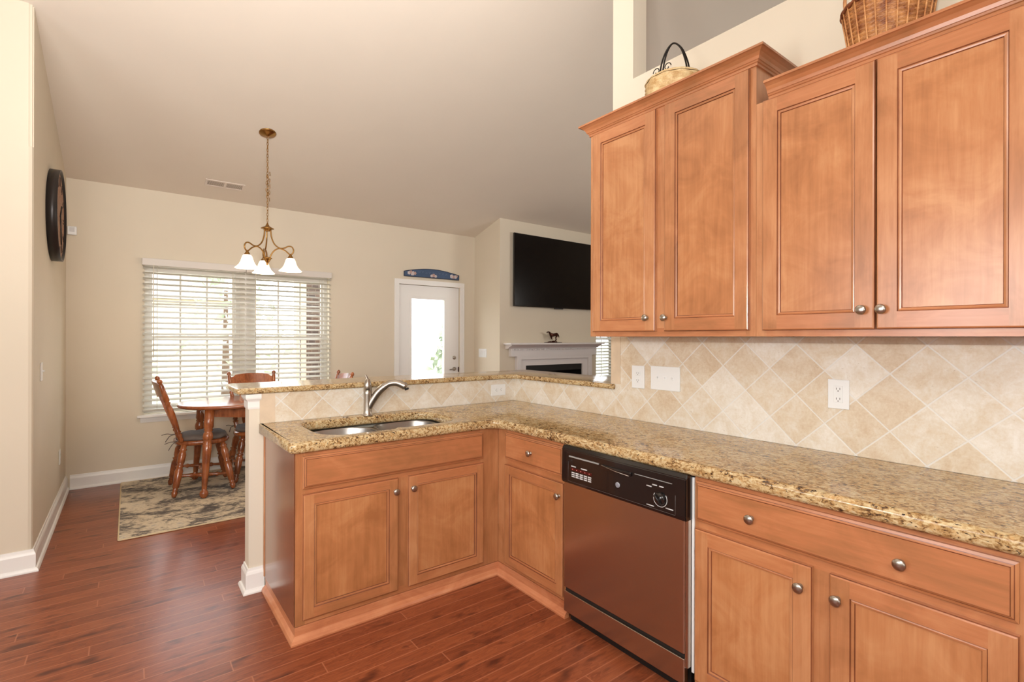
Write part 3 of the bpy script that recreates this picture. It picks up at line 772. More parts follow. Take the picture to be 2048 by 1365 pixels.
# control panel
b = B()
prism(b, [(XD-.012, .684), (XD-.017, .700), (XD-.014, .845), (XD-.004, .862), (XD+.030, .866-.010), (XD+.030, .684)], 1, Y0+.002, Y1-.002)
bmesh.ops.bevel(b, geom=b.edges[:], offset=.003, segments=2, affect='EDGES')
cp = obj('control_panel', b, M_blackgl, t, smooth=False)
xs = XD-.0175
b = B()  # long latch recess, lighter line on both sides and latch handle in the middle
MG = plain('grip_grey', lin(150, 150, 148), .3)
box(b, xs-.0010, xs+.003, 1.545, 1.735, .8135, .8195); obj('grip_line', b, MG, cp, smooth=False)
b = B(); box(b, xs-.0006, xs+.003, 1.165, 1.345, .8150, .8172); obj('grip_line', b, MG, cp, smooth=False)
b = B(); box(b, xs-.006, xs+.004, 1.362, 1.530, .800, .818, bev=.003); obj('door_latch', b, M_blackgl, cp)
b = B(); tube(b, [(xs-.0065, 1.525, .817), (xs-.0065, 1.45, .806), (xs-.0065, 1.37, .802)], .0015, 6); obj('latch_highlight_strip', b, M_nickel, cp)
b = B()  # printed frame
for (a, c, z) in ((1.150, 1.742, .698),): tube(b, [(xs+.0008, c, z), (xs+.0008, a, z)], .0006, 5)
tube(b, [(xs+.0008, 1.742, .698), (xs+.0022, 1.742, .790)], .0006, 5); tube(b, [(xs+.0004, 1.150, .698), (xs+.0014, 1.150, .775)], .0009, 5)
obj('printed_border', b, plain('border_grey', lin(96, 90, 88), .5), cp)
for (y, z, wd, hh) in ((1.705, .770, .030, .0045), (1.637, .770, .038, .0045)):      # illegible in the photo: small dashes
    b = B(); box(b, xs-.0002, xs+.003, y-wd/2, y+wd/2, z, z+hh); obj('printed_label', b, M_marks, cp, smooth=False)
b = B()
for k in range(5):
    for j in range(3): box(b, xs-.0002, xs+.003, 1.717-k*.0265-.020, 1.717-k*.0265, .722+j*.009, .722+j*.009+.0055)
obj('button_legend', b, M_marks, cp, smooth=False)
b = B(); box(b, xs-.00015, xs+.003, 1.588, 1.722, .752, .765); obj('indicator_strip', b, plain('indicator_dark_red', lin(70, 16, 16), .3), cp, smooth=False)
ML = plain('indicator_pink', lin(216, 130, 120), .3)
for k in range(5):
    b = B(); lathe(b, [(0, .0026), (.001, .0022), (.0012, 0)], (xs-.0002, 1.710-k*.0268, .7585), (xs-1, 1.710-k*.0268, .7585), 8, length=1); obj('indicator_light', b, ML, cp)
b = B(); ly = 1.435; lz = .749
lathe(b, [(0, .0115), (.0016, .0115), (.0022, .0100), (.0022, 0)], (xs, ly, lz), (xs-1, ly, lz), 24, length=1); o = obj('round_badge', b, plain('badge_silver', lin(190, 192, 200), .3, metal=.3), cp)
b = B()
tube(b, [(xs-.0024, ly+.0085*math.cos(a*PI/10), lz+.0085*math.sin(a*PI/10)) for a in range(20)], .0006, 5, closed=True)
tube(b, smoothpath([(xs-.0024, ly+.005, lz+.003), (xs-.0024, ly+.001, lz+.005), (xs-.0024, ly+.004, lz-.004), (xs-.0024, ly-.001, lz-.001)], 4), .0007, 5)
tube(b, smoothpath([(xs-.0024, ly-.001, lz+.004), (xs-.0024, ly-.005, lz+.002), (xs-.0024, ly-.002, lz), (xs-.0024, ly-.006, lz-.004), (xs-.0024, ly-.001, lz-.005)], 4), .0007, 5)
obj('badge_monogram', b, plain('badge_dark', lin(60, 66, 90), .4), o)
b = B(); ky = 1.218; kz = .745
lathe(b, [(0, .026), (.004, .026), (.008, .023), (.012, .022), (.0125, 0)], (xs+.001, ky, kz), (xs-1, ky, kz), 28, length=1)
b2 = B(); box(b2, xs-.026, xs-.010, ky-.006, ky+.006, kz-.021, kz+.021, bev=.003)
bmesh.ops.rotate(b2, verts=b2.verts, cent=(xs, ky, kz), matrix=Matrix.Rotation(math.radians(-38), 3, 'X'))
me = bpy.data.meshes.new('x'); b2.to_mesh(me); b2.free(); b.from_mesh(me); bpy.data.meshes.remove(me)
dial = obj('cycle_dial', b, M_blackgl, cp)
b = B()
tube(b, [(xs-.0003, ky+.0315*math.cos(math.radians(a)), kz+.0315*math.sin(math.radians(a))) for a in range(-215, 35, 8)], .0014, 6)
for (y, z, wd) in ((ky+.055, kz+.036, .024), (ky+.028, kz+.046, .022), (ky-.004, kz+.046, .020), (ky+.048, kz-.040, .036), (ky-.042, kz-.032, .034)): box(b, xs-.0002, xs+.003, y-wd/2, y+wd/2, z, z+.004)
obj('dial_scale', b, M_marks, cp)

# ------------------------------------------------------------------ upper cabinets
CROWN = [(0, 0), (.007, 0), (.007, .010), (.011, .012), (.014, .018), (.017, .019), (.021, .030), (.030, .042), (.040, .048), (.044, .050), (.050, .051), (.050, .060), (0, .060)]
def upper(name, ya, yb, z0, z1, doors, label, crown_path, mid=None):
    t = thing(name, ((XU+XW)/2, (ya+yb)/2, z0), label, 'cabinet', None)
    b = B()
    box(b, XU+.018, XW-.001, yb, yb+.016, z0, z1, 0); box(b, XU+.018, XW-.001, ya-.016, ya, z0, z1, 0)
    box(b, XU+.018, XW-.001, yb+.016, ya-.016, z1-.016, z1, 1); box(b, XU+.018, XW-.001, yb+.016, ya-.016, z0+.022, z0+.036, 1)
    box(b, XW-.012, XW-.001, yb+.016, ya-.016, z0+.036, z1-.016, 0)
    # face frame
    st = .042
    box(b, XU, XU+.018, ya-st, ya, z0, z1, 0); box(b, XU, XU+.018, yb, yb+st, z0, z1, 0)
    box(b, XU, XU+.018, yb+st, ya-st, z0, z0+.040, 1); box(b, XU, XU+.018, yb+st, ya-st, z1-.04, z1, 1)
    if mid: box(b, XU, XU+.018, mid[0], mid[1], z0+.04, z1-.04, 0)
    obj('carcass', b, WOOD, t, smooth=False)
    for (l, r, zb, zt, kn) in doors: make_front('door', FR(l, zb, XU-.0005), l-r, zt-zb, t, 'door', [kn], fw=.058)
    b = B(); sweep(b, CROWN, crown_path, z1, -1)
    obj('crown_molding', b, [W_hx], t, smooth=False)
    return t
Z0U = 1.3886
upper('tall_upper_cabinet', 1.933, 1.0165, Z0U, 2.488, [(1.903, 1.496, 1.414, 2.483, (.362, .065)), (1.445, 1.039, 1.414, 2.483, (.010+.0, .063))],
      'taller maple wall cabinet at the left end, under the straw basket', [(XW-.001, 1.933), (XU, 1.933), (XU, 1.0165), (XW-.001, 1.0165)], mid=(1.440, 1.502))
upper('short_upper_cabinet', 1.0155, .175, Z0U, 2.331, [(.984, .6035, 1.413, 2.327, (.346, .067)), (.599, .2190, 1.413, 2.327, (.018, .067))],
      'lower maple wall cabinet at the right, under the brown wicker basket', [(XU, .965), (XU, .175), (XW-.001, .175)])

# ------------------------------------------------------------------ outlets and switches
def plate(name, F, w, h, label, cat, kinds, group=None, mat=M_whitep, loc=None):
    """F(a,b,c) centred; kinds: list of (offset a, offset b, kind)"""
    def bx(b, a0, a1, b0, b1, c0, c1, bev=0):
        P = [Vector(F(a, bb, c)) for a in (a0, a1) for bb in (b0, b1) for c in (c0, c1)]
        mn = [min(p[i] for p in P) for i in range(3)]; mx = [max(p[i] for p in P) for i in range(3)]
        box(b, mn[0], mx[0], mn[1], mx[1], mn[2], mx[2], bev=bev)
    t = thing(name, F(0, 0, 0), label, cat, group)
    b = B(); bx(b, -w/2, w/2, -h/2, h/2, .0005, .006, .002); obj('cover_plate', b, mat, t, smooth=False)
    for (oa, ob, kind) in kinds:
        if kind in ('duplex', 'decora'):
            if kind == 'decora':
                b = B(); bx(b, oa-.0167, oa+.0167, ob-.034, ob+.034, .004, .0082, .001); bx(b, oa-.007, oa+.007, ob-.004, ob-.0005, .008, .0086); r = obj('receptacle', b, mat, t, smooth=False)
            for s in (-1, 1):
                c = ob+s*.0205; e = .0006 if kind == 'decora' else 0
                if kind == 'duplex':
                    b = B(); bx(b, oa-.0165, oa+.0165, c-.0135, c+.0135, .004, .0075, .003); r = obj('receptacle', b, mat, t, smooth=False)
                b = B()
                bx(b, oa-.0075, oa-.0055, c-.002, c+.0065, .007+e, .0078+e); bx(b, oa+.0055, oa+.0075, c-.002, c+.0065, .007+e, .0078+e); bx(b, oa-.002, oa+.002, c-.009, c-.005, .007+e, .0078+e)
                obj('slots', b, M_shadow, r, smooth=False)
        elif kind == 'switch':
            b = B(); bx(b, oa-.005, oa+.005, ob-.012, ob+.012, .005, .0072, .001); bx(b, oa-.0038, oa+.0038, ob-.001, ob+.009, .007, .018, .001); obj('toggle', b, mat, t, smooth=False)
        elif kind == 'rocker':
            b = B(); bx(b, oa-.015, oa+.015, ob-.033, ob+.033, .005, .009, .001); obj('rocker', b, mat, t, smooth=False)
    return t
FRc = lambda y, z, x: (lambda a, bb, c: (x-c, y-a, z+bb))
FPc = lambda x, z, y: (lambda a, bb, c: (x+a, y-c, z+bb))
plate('wall_outlet', FRc(1.840, 1.158, XTILE), .088, .129, 'white outlet plate on the tile wall next to the end of the bar top', 'outlet', [(0, 0, 'duplex')])
plate('switch_plate', FRc(1.659, 1.161, XTILE), .186, .130, 'wide white three-switch plate on the tile wall', 'light switch', [(-.046, 0, 'switch'), (0, 0, 'switch'), (.046, 0, 'switch')])
plate('wall_outlet', FRc(.821, 1.152, XTILE), .078, .120, 'white rectangular safety outlet under the right wall cabinet', 'outlet', [(0, 0, 'decora')])
def FH(x, z, y): return lambda a, bb, c: (x+bb, y-c, z+a)
plate('wall_outlet', FH(2.172, .995, YTILE), .082, .128, 'sideways white outlet on the tile below the bar top, near the inside corner', 'outlet', [(0, 0, 'duplex')])
FLc = lambda y, z: (lambda a, bb, c: (XL+c, y+a, z+bb))
plate('switch_plate', FLc(4.40, 1.155), .074, .118, 'white toggle switch plate on the left wall below the round clock', 'light switch', [(0, 0, 'switch')])
plate('wall_outlet', FLc(5.50, .395), .074, .118, 'white outlet low on the left wall near the corner', 'outlet', [(0, 0, 'duplex')])
FBc = lambda y, z: (lambda a, bb, c: (BX0-c, y-a, z+bb))
plate('switch_plate', FBc(5.80, 1.165), .19, .118, 'white switch plate on the narrow wall between patio door and fireplace', 'light switch', [(-.046, 0, 'rocker'), (0, 0, 'rocker'), (.046, 0, 'rocker')])
# little sensor on window wall
b = B(); box(b, XL+.01, XL+.075, YWIN-.028, YWIN-.0005, 2.297, 2.375, bev=.006)
o = solo('motion_sensor', b, M_whitep, (XL+.04, YWIN-.014, 2.297), 'small white sensor in the corner beside the round clock', 'sensor', smooth=False)
b = B(); box(b, XL+.025, XL+.06, YWIN-.030, YWIN-.027, 2.325, 2.365, bev=.001); obj('lens', b, plain('sensor_lens', lin(200, 200, 200), .3), o, smooth=False)

# ------------------------------------------------------------------ clock on left wall
cy, cz, cr = 4.93, 2.262, .330
t = thing('wall_clock', (XL, cy, cz), 'large round wall clock with a deep black rim and brown face, on the left wall', 'clock')
b = B(); lathe(b, [(0.001, cr), (.060, cr), (.060, cr-.009), (.046, cr-.011), (.046, cr-.022), (.0012, cr-.022)], (XL, cy, cz), (XL+1, cy, cz), 72, length=1)
obj('rim', b, plain('clock_rim', lin(44, 38, 36), .35, metal=.3), t)
def clockface():
    m = NT('clock_face'); n = m.noise(m.mapping(m.objc(), (1, 3, 20)), 4, 4)
    m.l.new(m.ramp(n, [(.3, lin(120, 80, 56)), (.7, lin(160, 116, 86))]), m.b.inputs['Base Color']); m.b.inputs['Roughness'].default_value = .6; return m.m
b = B(); lathe(b, [(.002, cr-.0225), (.046, cr-.0225), (.0461, 0)], (XL, cy, cz), (XL+1, cy, cz), 72, length=1); obj('dial', b, clockface(), t, smooth=False)
MN = plain('clock_numerals', lin(60, 42, 34), .6)
for k in range(12):
    b = B(); a = k*PI/6; s, c = math.sin(a), math.cos(a)
    for off in (-.012, .012):
        p = Vector((XL+.047, cy+s*.22+c*off, cz+c*.22-s*off)); q = Vector((XL+.047, cy+s*.285+c*off, cz+c*.285-s*off)); tube(b, [p, q], .003, 4)
    obj('numeral', b, MN, t)
b = B(); tube(b, [(XL+.049, cy, cz), (XL+.049, cy+.10, cz+.09)], .005, 6); tube(b, [(XL+.051, cy, cz), (XL+.051, cy+.05, cz-.20)], .004, 6); obj('hands', b, M_black, t)

# ------------------------------------------------------------------ ceiling vent
def ceil_F(x, y):   # local frame on the sloped ceiling
    n = Vector((0, -SL, -1)).normalized(); u = Vector((1, 0, 0)); v = Vector((0, 1, -SL)).normalized()
    o = Vector((x, y, zceil(y))); return lambda a, bb, c: tuple(o + u*a + v*bb + n*c)
def fbox(b, F, a0, a1, b0, b1, c0, c1, mi=0):
    vs = [b.verts.new(F(a, bb, c)) for a in (a0, a1) for bb in (b0, b1) for c in (c0, c1)]
    for q in [(0, 1, 3, 2), (4, 6, 7, 5), (0, 4, 5, 1), (2, 3, 7, 6), (0, 2, 6, 4), (1, 5, 7, 3)]: b.faces.new([vs[i] for i in q]).material_index = mi
    bmesh.ops.recalc_face_normals(b, faces=b.faces)
F = ceil_F(.763, 5.70)
t = thing('ceiling_vent', F(0, 0, 0), 'flat off-white air vent on the sloped ceiling left of the chandelier', 'vent')
b = B(); W2, H2 = .170, .062
fbox(b, F, -W2, W2, -H2, -H2+.02, .0005, .007); fbox(b, F, -W2, W2, H2-.02, H2, .0005, .007)
for a in (-W2, -.010, W2-.02): fbox(b, F, a, a+.02, -H2+.02, H2-.02, .0005, .007)
M_vent = plain('vent_paint', lin(224, 212, 200), .5); obj('frame', b, M_vent, t, smooth=False)
b = B()
for k in range(16):
    for s in (-1, 1):
        a = s*(.014+.0086*k)+(0 if s > 0 else 0); fbox(b, F, a-.002, a+.002, -H2+.02, H2-.02, .001, .005)
obj('louvers', b, M_vent, t, smooth=False)
b = B(); fbox(b, F, -W2+.01, W2-.01, -H2+.01, H2-.01, .0003, .0008); obj('duct_opening', b, plain('vent_shadow', lin(120, 108, 96), .8), t, smooth=False)

# ------------------------------------------------------------------ chandelier
hx, hy = .958, 4.745; zcan = zceil(hy)
t = thing('chandelier', (hx, hy, 1.93), 'antique brass chandelier with three lit bell glass shades over the dining table', 'chandelier')
F = ceil_F(hx, hy)
b = B()
lathe(b, [(0.0005, .068), (.006, .068), (.012, .060), (.022, .030), (.030, .012), (.034, .008), (.036, 0)], F(0, 0, 0), F(0, 0, 1), 32, length=1); obj('canopy', b, M_brass, t)
b = B(); z = zcan-.03; k = 0
while z > 2.395:
    L = .032; a = (k % 2)*PI/2 + .3
    pts = []
    for i in range(12):
        th = 2*PI*i/12; r = .0075*math.cos(th); pts.append((hx+r*math.cos(a), hy+r*math.sin(a), z-L/2+ (L/2)*math.sin(th)*1.05))
    tube(b, pts, .0019, 5, closed=True); z -= .0255; k += 1
# slack chain bunched half way
random.seed(3)
for k in range(12):
    zz = 2.80-.020*k; a = random.random()*PI; ox = .012*math.cos(k*2.3)+ .006; oy = .012*math.sin(k*1.9)
    pts = []
    for i in range(12):
        th = 2*PI*i/12; r = .0085*math.cos(th); pts.append((hx+ox+r*math.cos(a), hy+oy+r*math.sin(a), zz+.017*math.sin(th)))
    tube(b, pts, .0019, 5, closed=True)
obj('chain', b, M_brass, t)
b = B(); tube(b, smoothpath([(hx, hy, zcan-.03)]+[(hx+.006*math.cos(k*1.7), hy+.006*math.sin(k*1.7), zcan-.06-.085*k) for k in range(8)]+[(hx, hy, 2.37)], 4), .0022, 6); obj('cord', b, plain('cord_gold', lin(150, 120, 80), .5), t)
b = B()
lathe(b, [(0, .006), (.012, .008), (.02, .014), (.03, .018), (.042, .040), (.048, .052), (.052, .052), (.055, .034), (.07, .028), (.075, .012), (.0751, 0)], (hx, hy, 2.372), (hx, hy, 0), 28, length=1)
obj('top_hub', b, M_brass, t)
b = B()
lathe(b, [(0, .012), (.006, .036), (.012, .040), (.018, .030), (.03, .024), (.045, .014), (.055, .008), (.066, .009), (.072, 0)], (hx, hy, 2.075), (hx, hy, 0), 24, length=1); obj('bottom_hub', b, M_brass, t)
Fv = Vector((hx, hy, 0)).normalized(); Rv = Vector((Fv.y, -Fv.x, 0))
for th in (21, 141, 261):
    a = math.radians(th); d = Rv*math.cos(a) - Fv*math.sin(a); O = Vector((hx, hy, 0))
    P = lambda r, z: O + d*r + Vector((0, 0, z))
    b = B()
    # flat ribbon arm: down from hub, sweeping out, curling over the shade
    tube(b, smoothpath([P(.028, 2.31), P(.034, 2.25), P(.058, 2.19), P(.10, 2.155), P(.14, 2.155), P(.175, 2.170), P(.205, 2.165), P(.220, 2.135), P(.208, 2.105), P(.190, 2.098)], 6), .0060, 8)
    # lower brace: from bottom hub, arching up and out into the shade holder
    tube(b, smoothpath([P(.020, 2.062), P(.034, 2.10), P(.062, 2.135), P(.10, 2.150), P(.145, 2.135), P(.180, 2.105), P(.202, 2.085)], 6), .0058, 8)
    arm = obj('arm', b, M_brass, t)
    c = P(.194, 0)
    b = B(); lathe(b, [(0, .006), (.01, .010), (.025, .018), (.036, .026), (.042, .028), (.043, 0)], (c.x, c.y, 2.105), (c.x, c.y, 0), 20, length=1); obj('socket_cup', b, M_brass, arm)
    b = B()
    outer = [(0, .028), (.010, .036), (.030, .043), (.055, .050), (.080, .063), (.098, .080), (.108, .091), (.112, .094)]
    lathe(b, [(0, 0)]*0 + outer + [(r_[0]-.001, r_[1]-.004) for r_ in outer[::-1]][:7] + [(.004, .02)], (c.x, c.y, 2.066), (c.x, c.y, 0), 32, length=1)
    obj('glass_shade', b, M_shade, t)
    b = B(); lathe(b, [(0, .010), (.015, .012), (.03, .026), (.05, .030), (.07, .020), (.078, 0)], (c.x, c.y, 2.058), (c.x, c.y, 0), 16, length=1)
    obj('bulb', b, plain('bulb_glow', (1, .95, .85, 1), .5, emis=((1, .82, .58, 1), 6), var=0), t)
    lamp('chandelier_bulb_light', 'POINT', (c.x, c.y, 1.935), 4.5, (1, .80, .58), radius=.05)

# ------------------------------------------------------------------ TV, fireplace, horse
t = thing('television', (4.95, BY-.04, 1.806), 'large flat black television on the wall over the fireplace mantel', 'television')
b = B(); box(b, 4.122, 5.745, BY-.062, BY-.030, 1.806, 2.798, bev=.004); obj('bezel', b, M_blackgl, t, smooth=False)
b = B(); box(b, 4.130, 5.737, BY-.0635, BY-.061, 1.820, 2.790); obj('screen', b, M_screen, t, smooth=False)
b = B(); box(b, 4.6, 5.3, BY-.030, BY-.0005, 2.1, 2.5); obj('wall_mount', b, M_black, t, smooth=False)
b = B(); box(b, 4.86, 5.02, BY-.064, BY-.045, 1.792, 1.806); obj('sensor_bar', b, M_black, t, smooth=False)

M_mantel = plain('mantel_paint', lin(222, 218, 216), .45, var=.01)
t = thing('fireplace_mantel', (4.91, BY, 0), 'white wooden fireplace mantel with dentil moulding under the television', 'fireplace mantel')
b = B(); y = BY
box(b, 3.985, 5.79, BY-.175, BY-.0005, 1.286, 1.310, bev=.004); obj('mantel_shelf', b, M_mantel, t, smooth=False)
b = B(); sweep(b, [(0, 0), (.105, 0), (.11, .006), (.12, .02), (.14, .036), (.155, .046), (.162, .056), (0, .056)], [(4.15, BY-.0005), (4.15, BY-.0006), (5.672, BY-.0006)], 1.230, -1) if False else sweep(b, [(0, 0), (.060, 0), (.066, .008), (.085, .022), (.115, .036), (.140, .046), (.150, .056), (0, .056)], [(4.02, BY-.0005), (5.75, BY-.0005)], 1.230, -1)
obj('cove_molding', b, M_mantel, t, smooth=False)
b = B()
x = 4.10
for i in range(62):
    box(b, x, x+.014, BY-.068, BY-.0545, 1.208, 1.228); x += .026
obj('dentils', b, M_mantel, t, smooth=False)
b = B(); box(b, 4.08, 5.73, BY-.055, BY-.0005, 1.125, 1.230); obj('frieze', b, M_mantel, t, smooth=False)
b = B()
for x0, x1 in ((4.185, 4.262), (5.560, 5.640)):
    b = B()
    box(b, x0, x1, BY-.050, BY-.0005, 0, 1.125); box(b, x0-.012, x1+.012, BY-.06, BY-.0005, 0, .14)
    box(b, x0+.018, x1-.018, BY-.053, BY-.049, .2, 1.07)
    obj('pilaster', b, M_mantel, t, smooth=False)
b = B(); box(b, 4.262, 5.560, BY-.048, BY-.0005, 1.08, 1.125)
obj('architrave', b, M_mantel, t, smooth=False)
b = B(); box(b, 4.262, FX0, BY-.020, BY-.0005, 0, 1.08); box(b, FX1, 5.56, BY-.020, BY-.0005, 0, 1.08); box(b, FX0, FX1, BY-.020, BY-.0005, FZ, 1.08); obj('surround', b, M_mantel, t, smooth=False)
t2 = thing('firebox', (4.91, BY+.2, 0), 'black metal firebox inside the white mantel', 'fireplace')
b = B(); box(b, FX0+.003, FX1-.003, BY+.24, BY+.25, 0, FZ-.003); box(b, FX0+.001, FX0+.01, BY, BY+.24, 0, FZ-.003); box(b, FX1-.01, FX1-.001, BY, BY+.24, 0, FZ-.003); box(b, FX0+.01, FX1-.01, BY, BY+.24, FZ-.012, FZ-.002)
obj('liner', b, M_black, t2, smooth=False)
b = B()
box(b, FX0+.01, FX1-.01, BY+.005, BY+.02, FZ-.09, FZ-.013); obj('hood_panel', b, M_black, t2, smooth=False)

# horse figurine (skin modifier)
t = thing('horse_figurine', (4.80, BY-.10, 1.310), 'small dark bronze running horse figurine on the mantel shelf', 'figurine')
b = B(); box(b, 4.655, 4.935, BY-.135, BY-.065, 1.3105, 1.318, bev=.003); obj('base', b, M_bronze, t)
b = B()
for (x, z, r) in ((4.74, 1.322, .018), (4.80, 1.326, .026), (4.85, 1.322, .016), (4.705, 1.320, .012)):
    bmesh.ops.create_icosphere(b, subdivisions=2, radius=r, matrix=Matrix.Translation((x, BY-.10, z)) @ Matrix.Diagonal((1.3, .8, .6, 1)))
obj('rocky_ground', b, M_bronze, t)
b = B(); yb = BY-.10
J = [((4.865, yb, 1.432), .017), ((4.835, yb, 1.430), .022), ((4.800, yb, 1.420), .022), ((4.765, yb, 1.418), .021), ((4.738, yb, 1.438), .014), ((4.715, yb, 1.462), .010), ((4.690, yb, 1.462), .0085), ((4.670, yb, 1.452), .006)]
vs = [b.verts.new(p) for p, r in J]; rad = [r for p, r in J]; root = 1
for a, c in zip(vs, vs[1:]): b.edges.new((a, c))
def limb(start, pts, rs):
    prev = vs[start]
    for p, r in zip(pts, rs):
        v = b.verts.new(p); b.edges.new((prev, v)); vs.append(v); rad.append(r); prev = v
limb(0, [(4.872, yb+.010, 1.405), (4.850, yb+.012, 1.378), (4.868, yb+.012, 1.352), (4.845, yb+.012, 1.335)], [.012, .007, .005, .005])
limb(0, [(4.860, yb-.010, 1.405), (4.830, yb-.012, 1.382), (4.838, yb-.012, 1.355), (4.815, yb-.012, 1.338)], [.012, .007, .005, .005])
limb(3, [(4.752, yb+.010, 1.398), (4.775, yb+.012, 1.375), (4.790, yb+.012, 1.352)], [.009, .006, .005])
limb(3, [(4.745, yb-.010, 1.400), (4.760, yb-.012, 1.378), (4.742, yb-.012, 1.362)], [.009, .006, .005])
limb(0, [(4.888, yb, 1.428), (4.902, yb, 1.405), (4.905, yb, 1.380)], [.007, .006, .003])
me = bpy.data.meshes.new('horse'); b.to_mesh(me); b.free()
ho = bpy.data.objects.new('horse_body', me); col.objects.link(ho); me.materials.append(M_bronze); me.transform(Matrix.Translation(-Vector((4.80, BY-.10, 1.310)))); ho.parent = t
sk = ho.modifiers.new('skin', 'SKIN')
for v, r in zip(me.skin_vertices[0].data, rad): v.radius = (r*1.3, r*1.1); v.use_root = False
me.skin_vertices[0].data[1].use_root = True
ss = ho.modifiers.new('sub', 'SUBSURF'); ss.levels = 2; ss.render_levels = 2

# ------------------------------------------------------------------ dining set
b = B(); rbox(b, (1.10, 5.13), 1.15, .835, .01, 0.0005, .009)
rug = solo('area_rug', b, M_rug, (1.1, 5.13, 0), 'cream and grey distressed area rug under the dining table', 'rug', smooth=False)
b = B(); tube(b, [(x, y, .0058) for x, y in rrect(1.10, 5.13, 1.15, .835, .01, 2)], .0055, 6, closed=True); obj('bound_edge', b, plain('rug_binding', lin(206, 186, 150), .9), rug)

TX, TY, TZ = .968, 5.335, .785
t = thing('dining_table', (TX, TY, .009), 'oval glossy cherry-stained wooden dining table on the rug by the window', 'table')
b = B()
rings = []
for ins, z in ((.02, 0), (.006, .006), (0, .014), (0, .024), (.008, .032), (.02, .034)):
    rg = []
    for k in range(72):
        a = 2*PI*k/72; c, s_ = math.cos(a), math.sin(a); r = 1/((abs(c)**2.5+abs(s_)**2.5)**.4)
        rg.append(b.verts.new((TX+(.625-ins)*r*c, TY+(.425-ins)*r*s_, TZ-.034+z)))
    rings.append(rg)
for A, C in zip(rings, rings[1:]):
    for k in range(72): b.faces.new((A[k], A[(k+1) % 72], C[(k+1) % 72], C[k]))
b.faces.new(rings[0][::-1]); b.faces.new(rings[-1])
obj('tabletop', b, W_tabletop, t, auto=.5)
b = B()
for (x0, x1, y0, y1) in ((TX-.37, TX+.37, TY-.305, TY-.285), (TX-.37, TX+.37, TY+.285, TY+.305), (TX-.415, TX-.395, TY-.265, TY+.265), (TX+.395, TX+.415, TY-.265, TY+.265)):
    if x1-x0 > .3:
        n = 12; bot = [(x0+(x1-x0)*k/n, TZ-.10-.03*math.sin(PI*k/n)) for k in range(n+1)]
        prism(b, bot+[(x1, TZ-.035), (x0, TZ-.035)], 1, y0, y1)
    else: box(b, x0, x1, y0, y1, TZ-.11, TZ-.035)
obj('apron', b, W_table, t, smooth=False)
LEG = [(0, .018), (.012, .024), (.03, .032), (.055, .034), (.075, .028), (.088, .019), (.11, .021), (.30, .028), (.52, .034), (.60, .036), (.615, .028), (.63, .034), (.645, .026), (.66, .037), (.70, .040), (.735, .034), (.75, .027), (.765, .036), (.78, .030), (.80, .038), (1.0, .038)]
LEG = [(t_, r*1.0) for t_, r in LEG]
for sx, sy in ((-1, -1), (-1, 1), (1, -1), (1, 1)):
    b = B()
    p0 = (TX+sx*.455, TY+sy*.355, .0105); p1 = (TX+sx*.405, TY+sy*.300, TZ-.0345)
    lathe(b, LEG, p0, p1, 20); obj('leg', b, W_table, t)

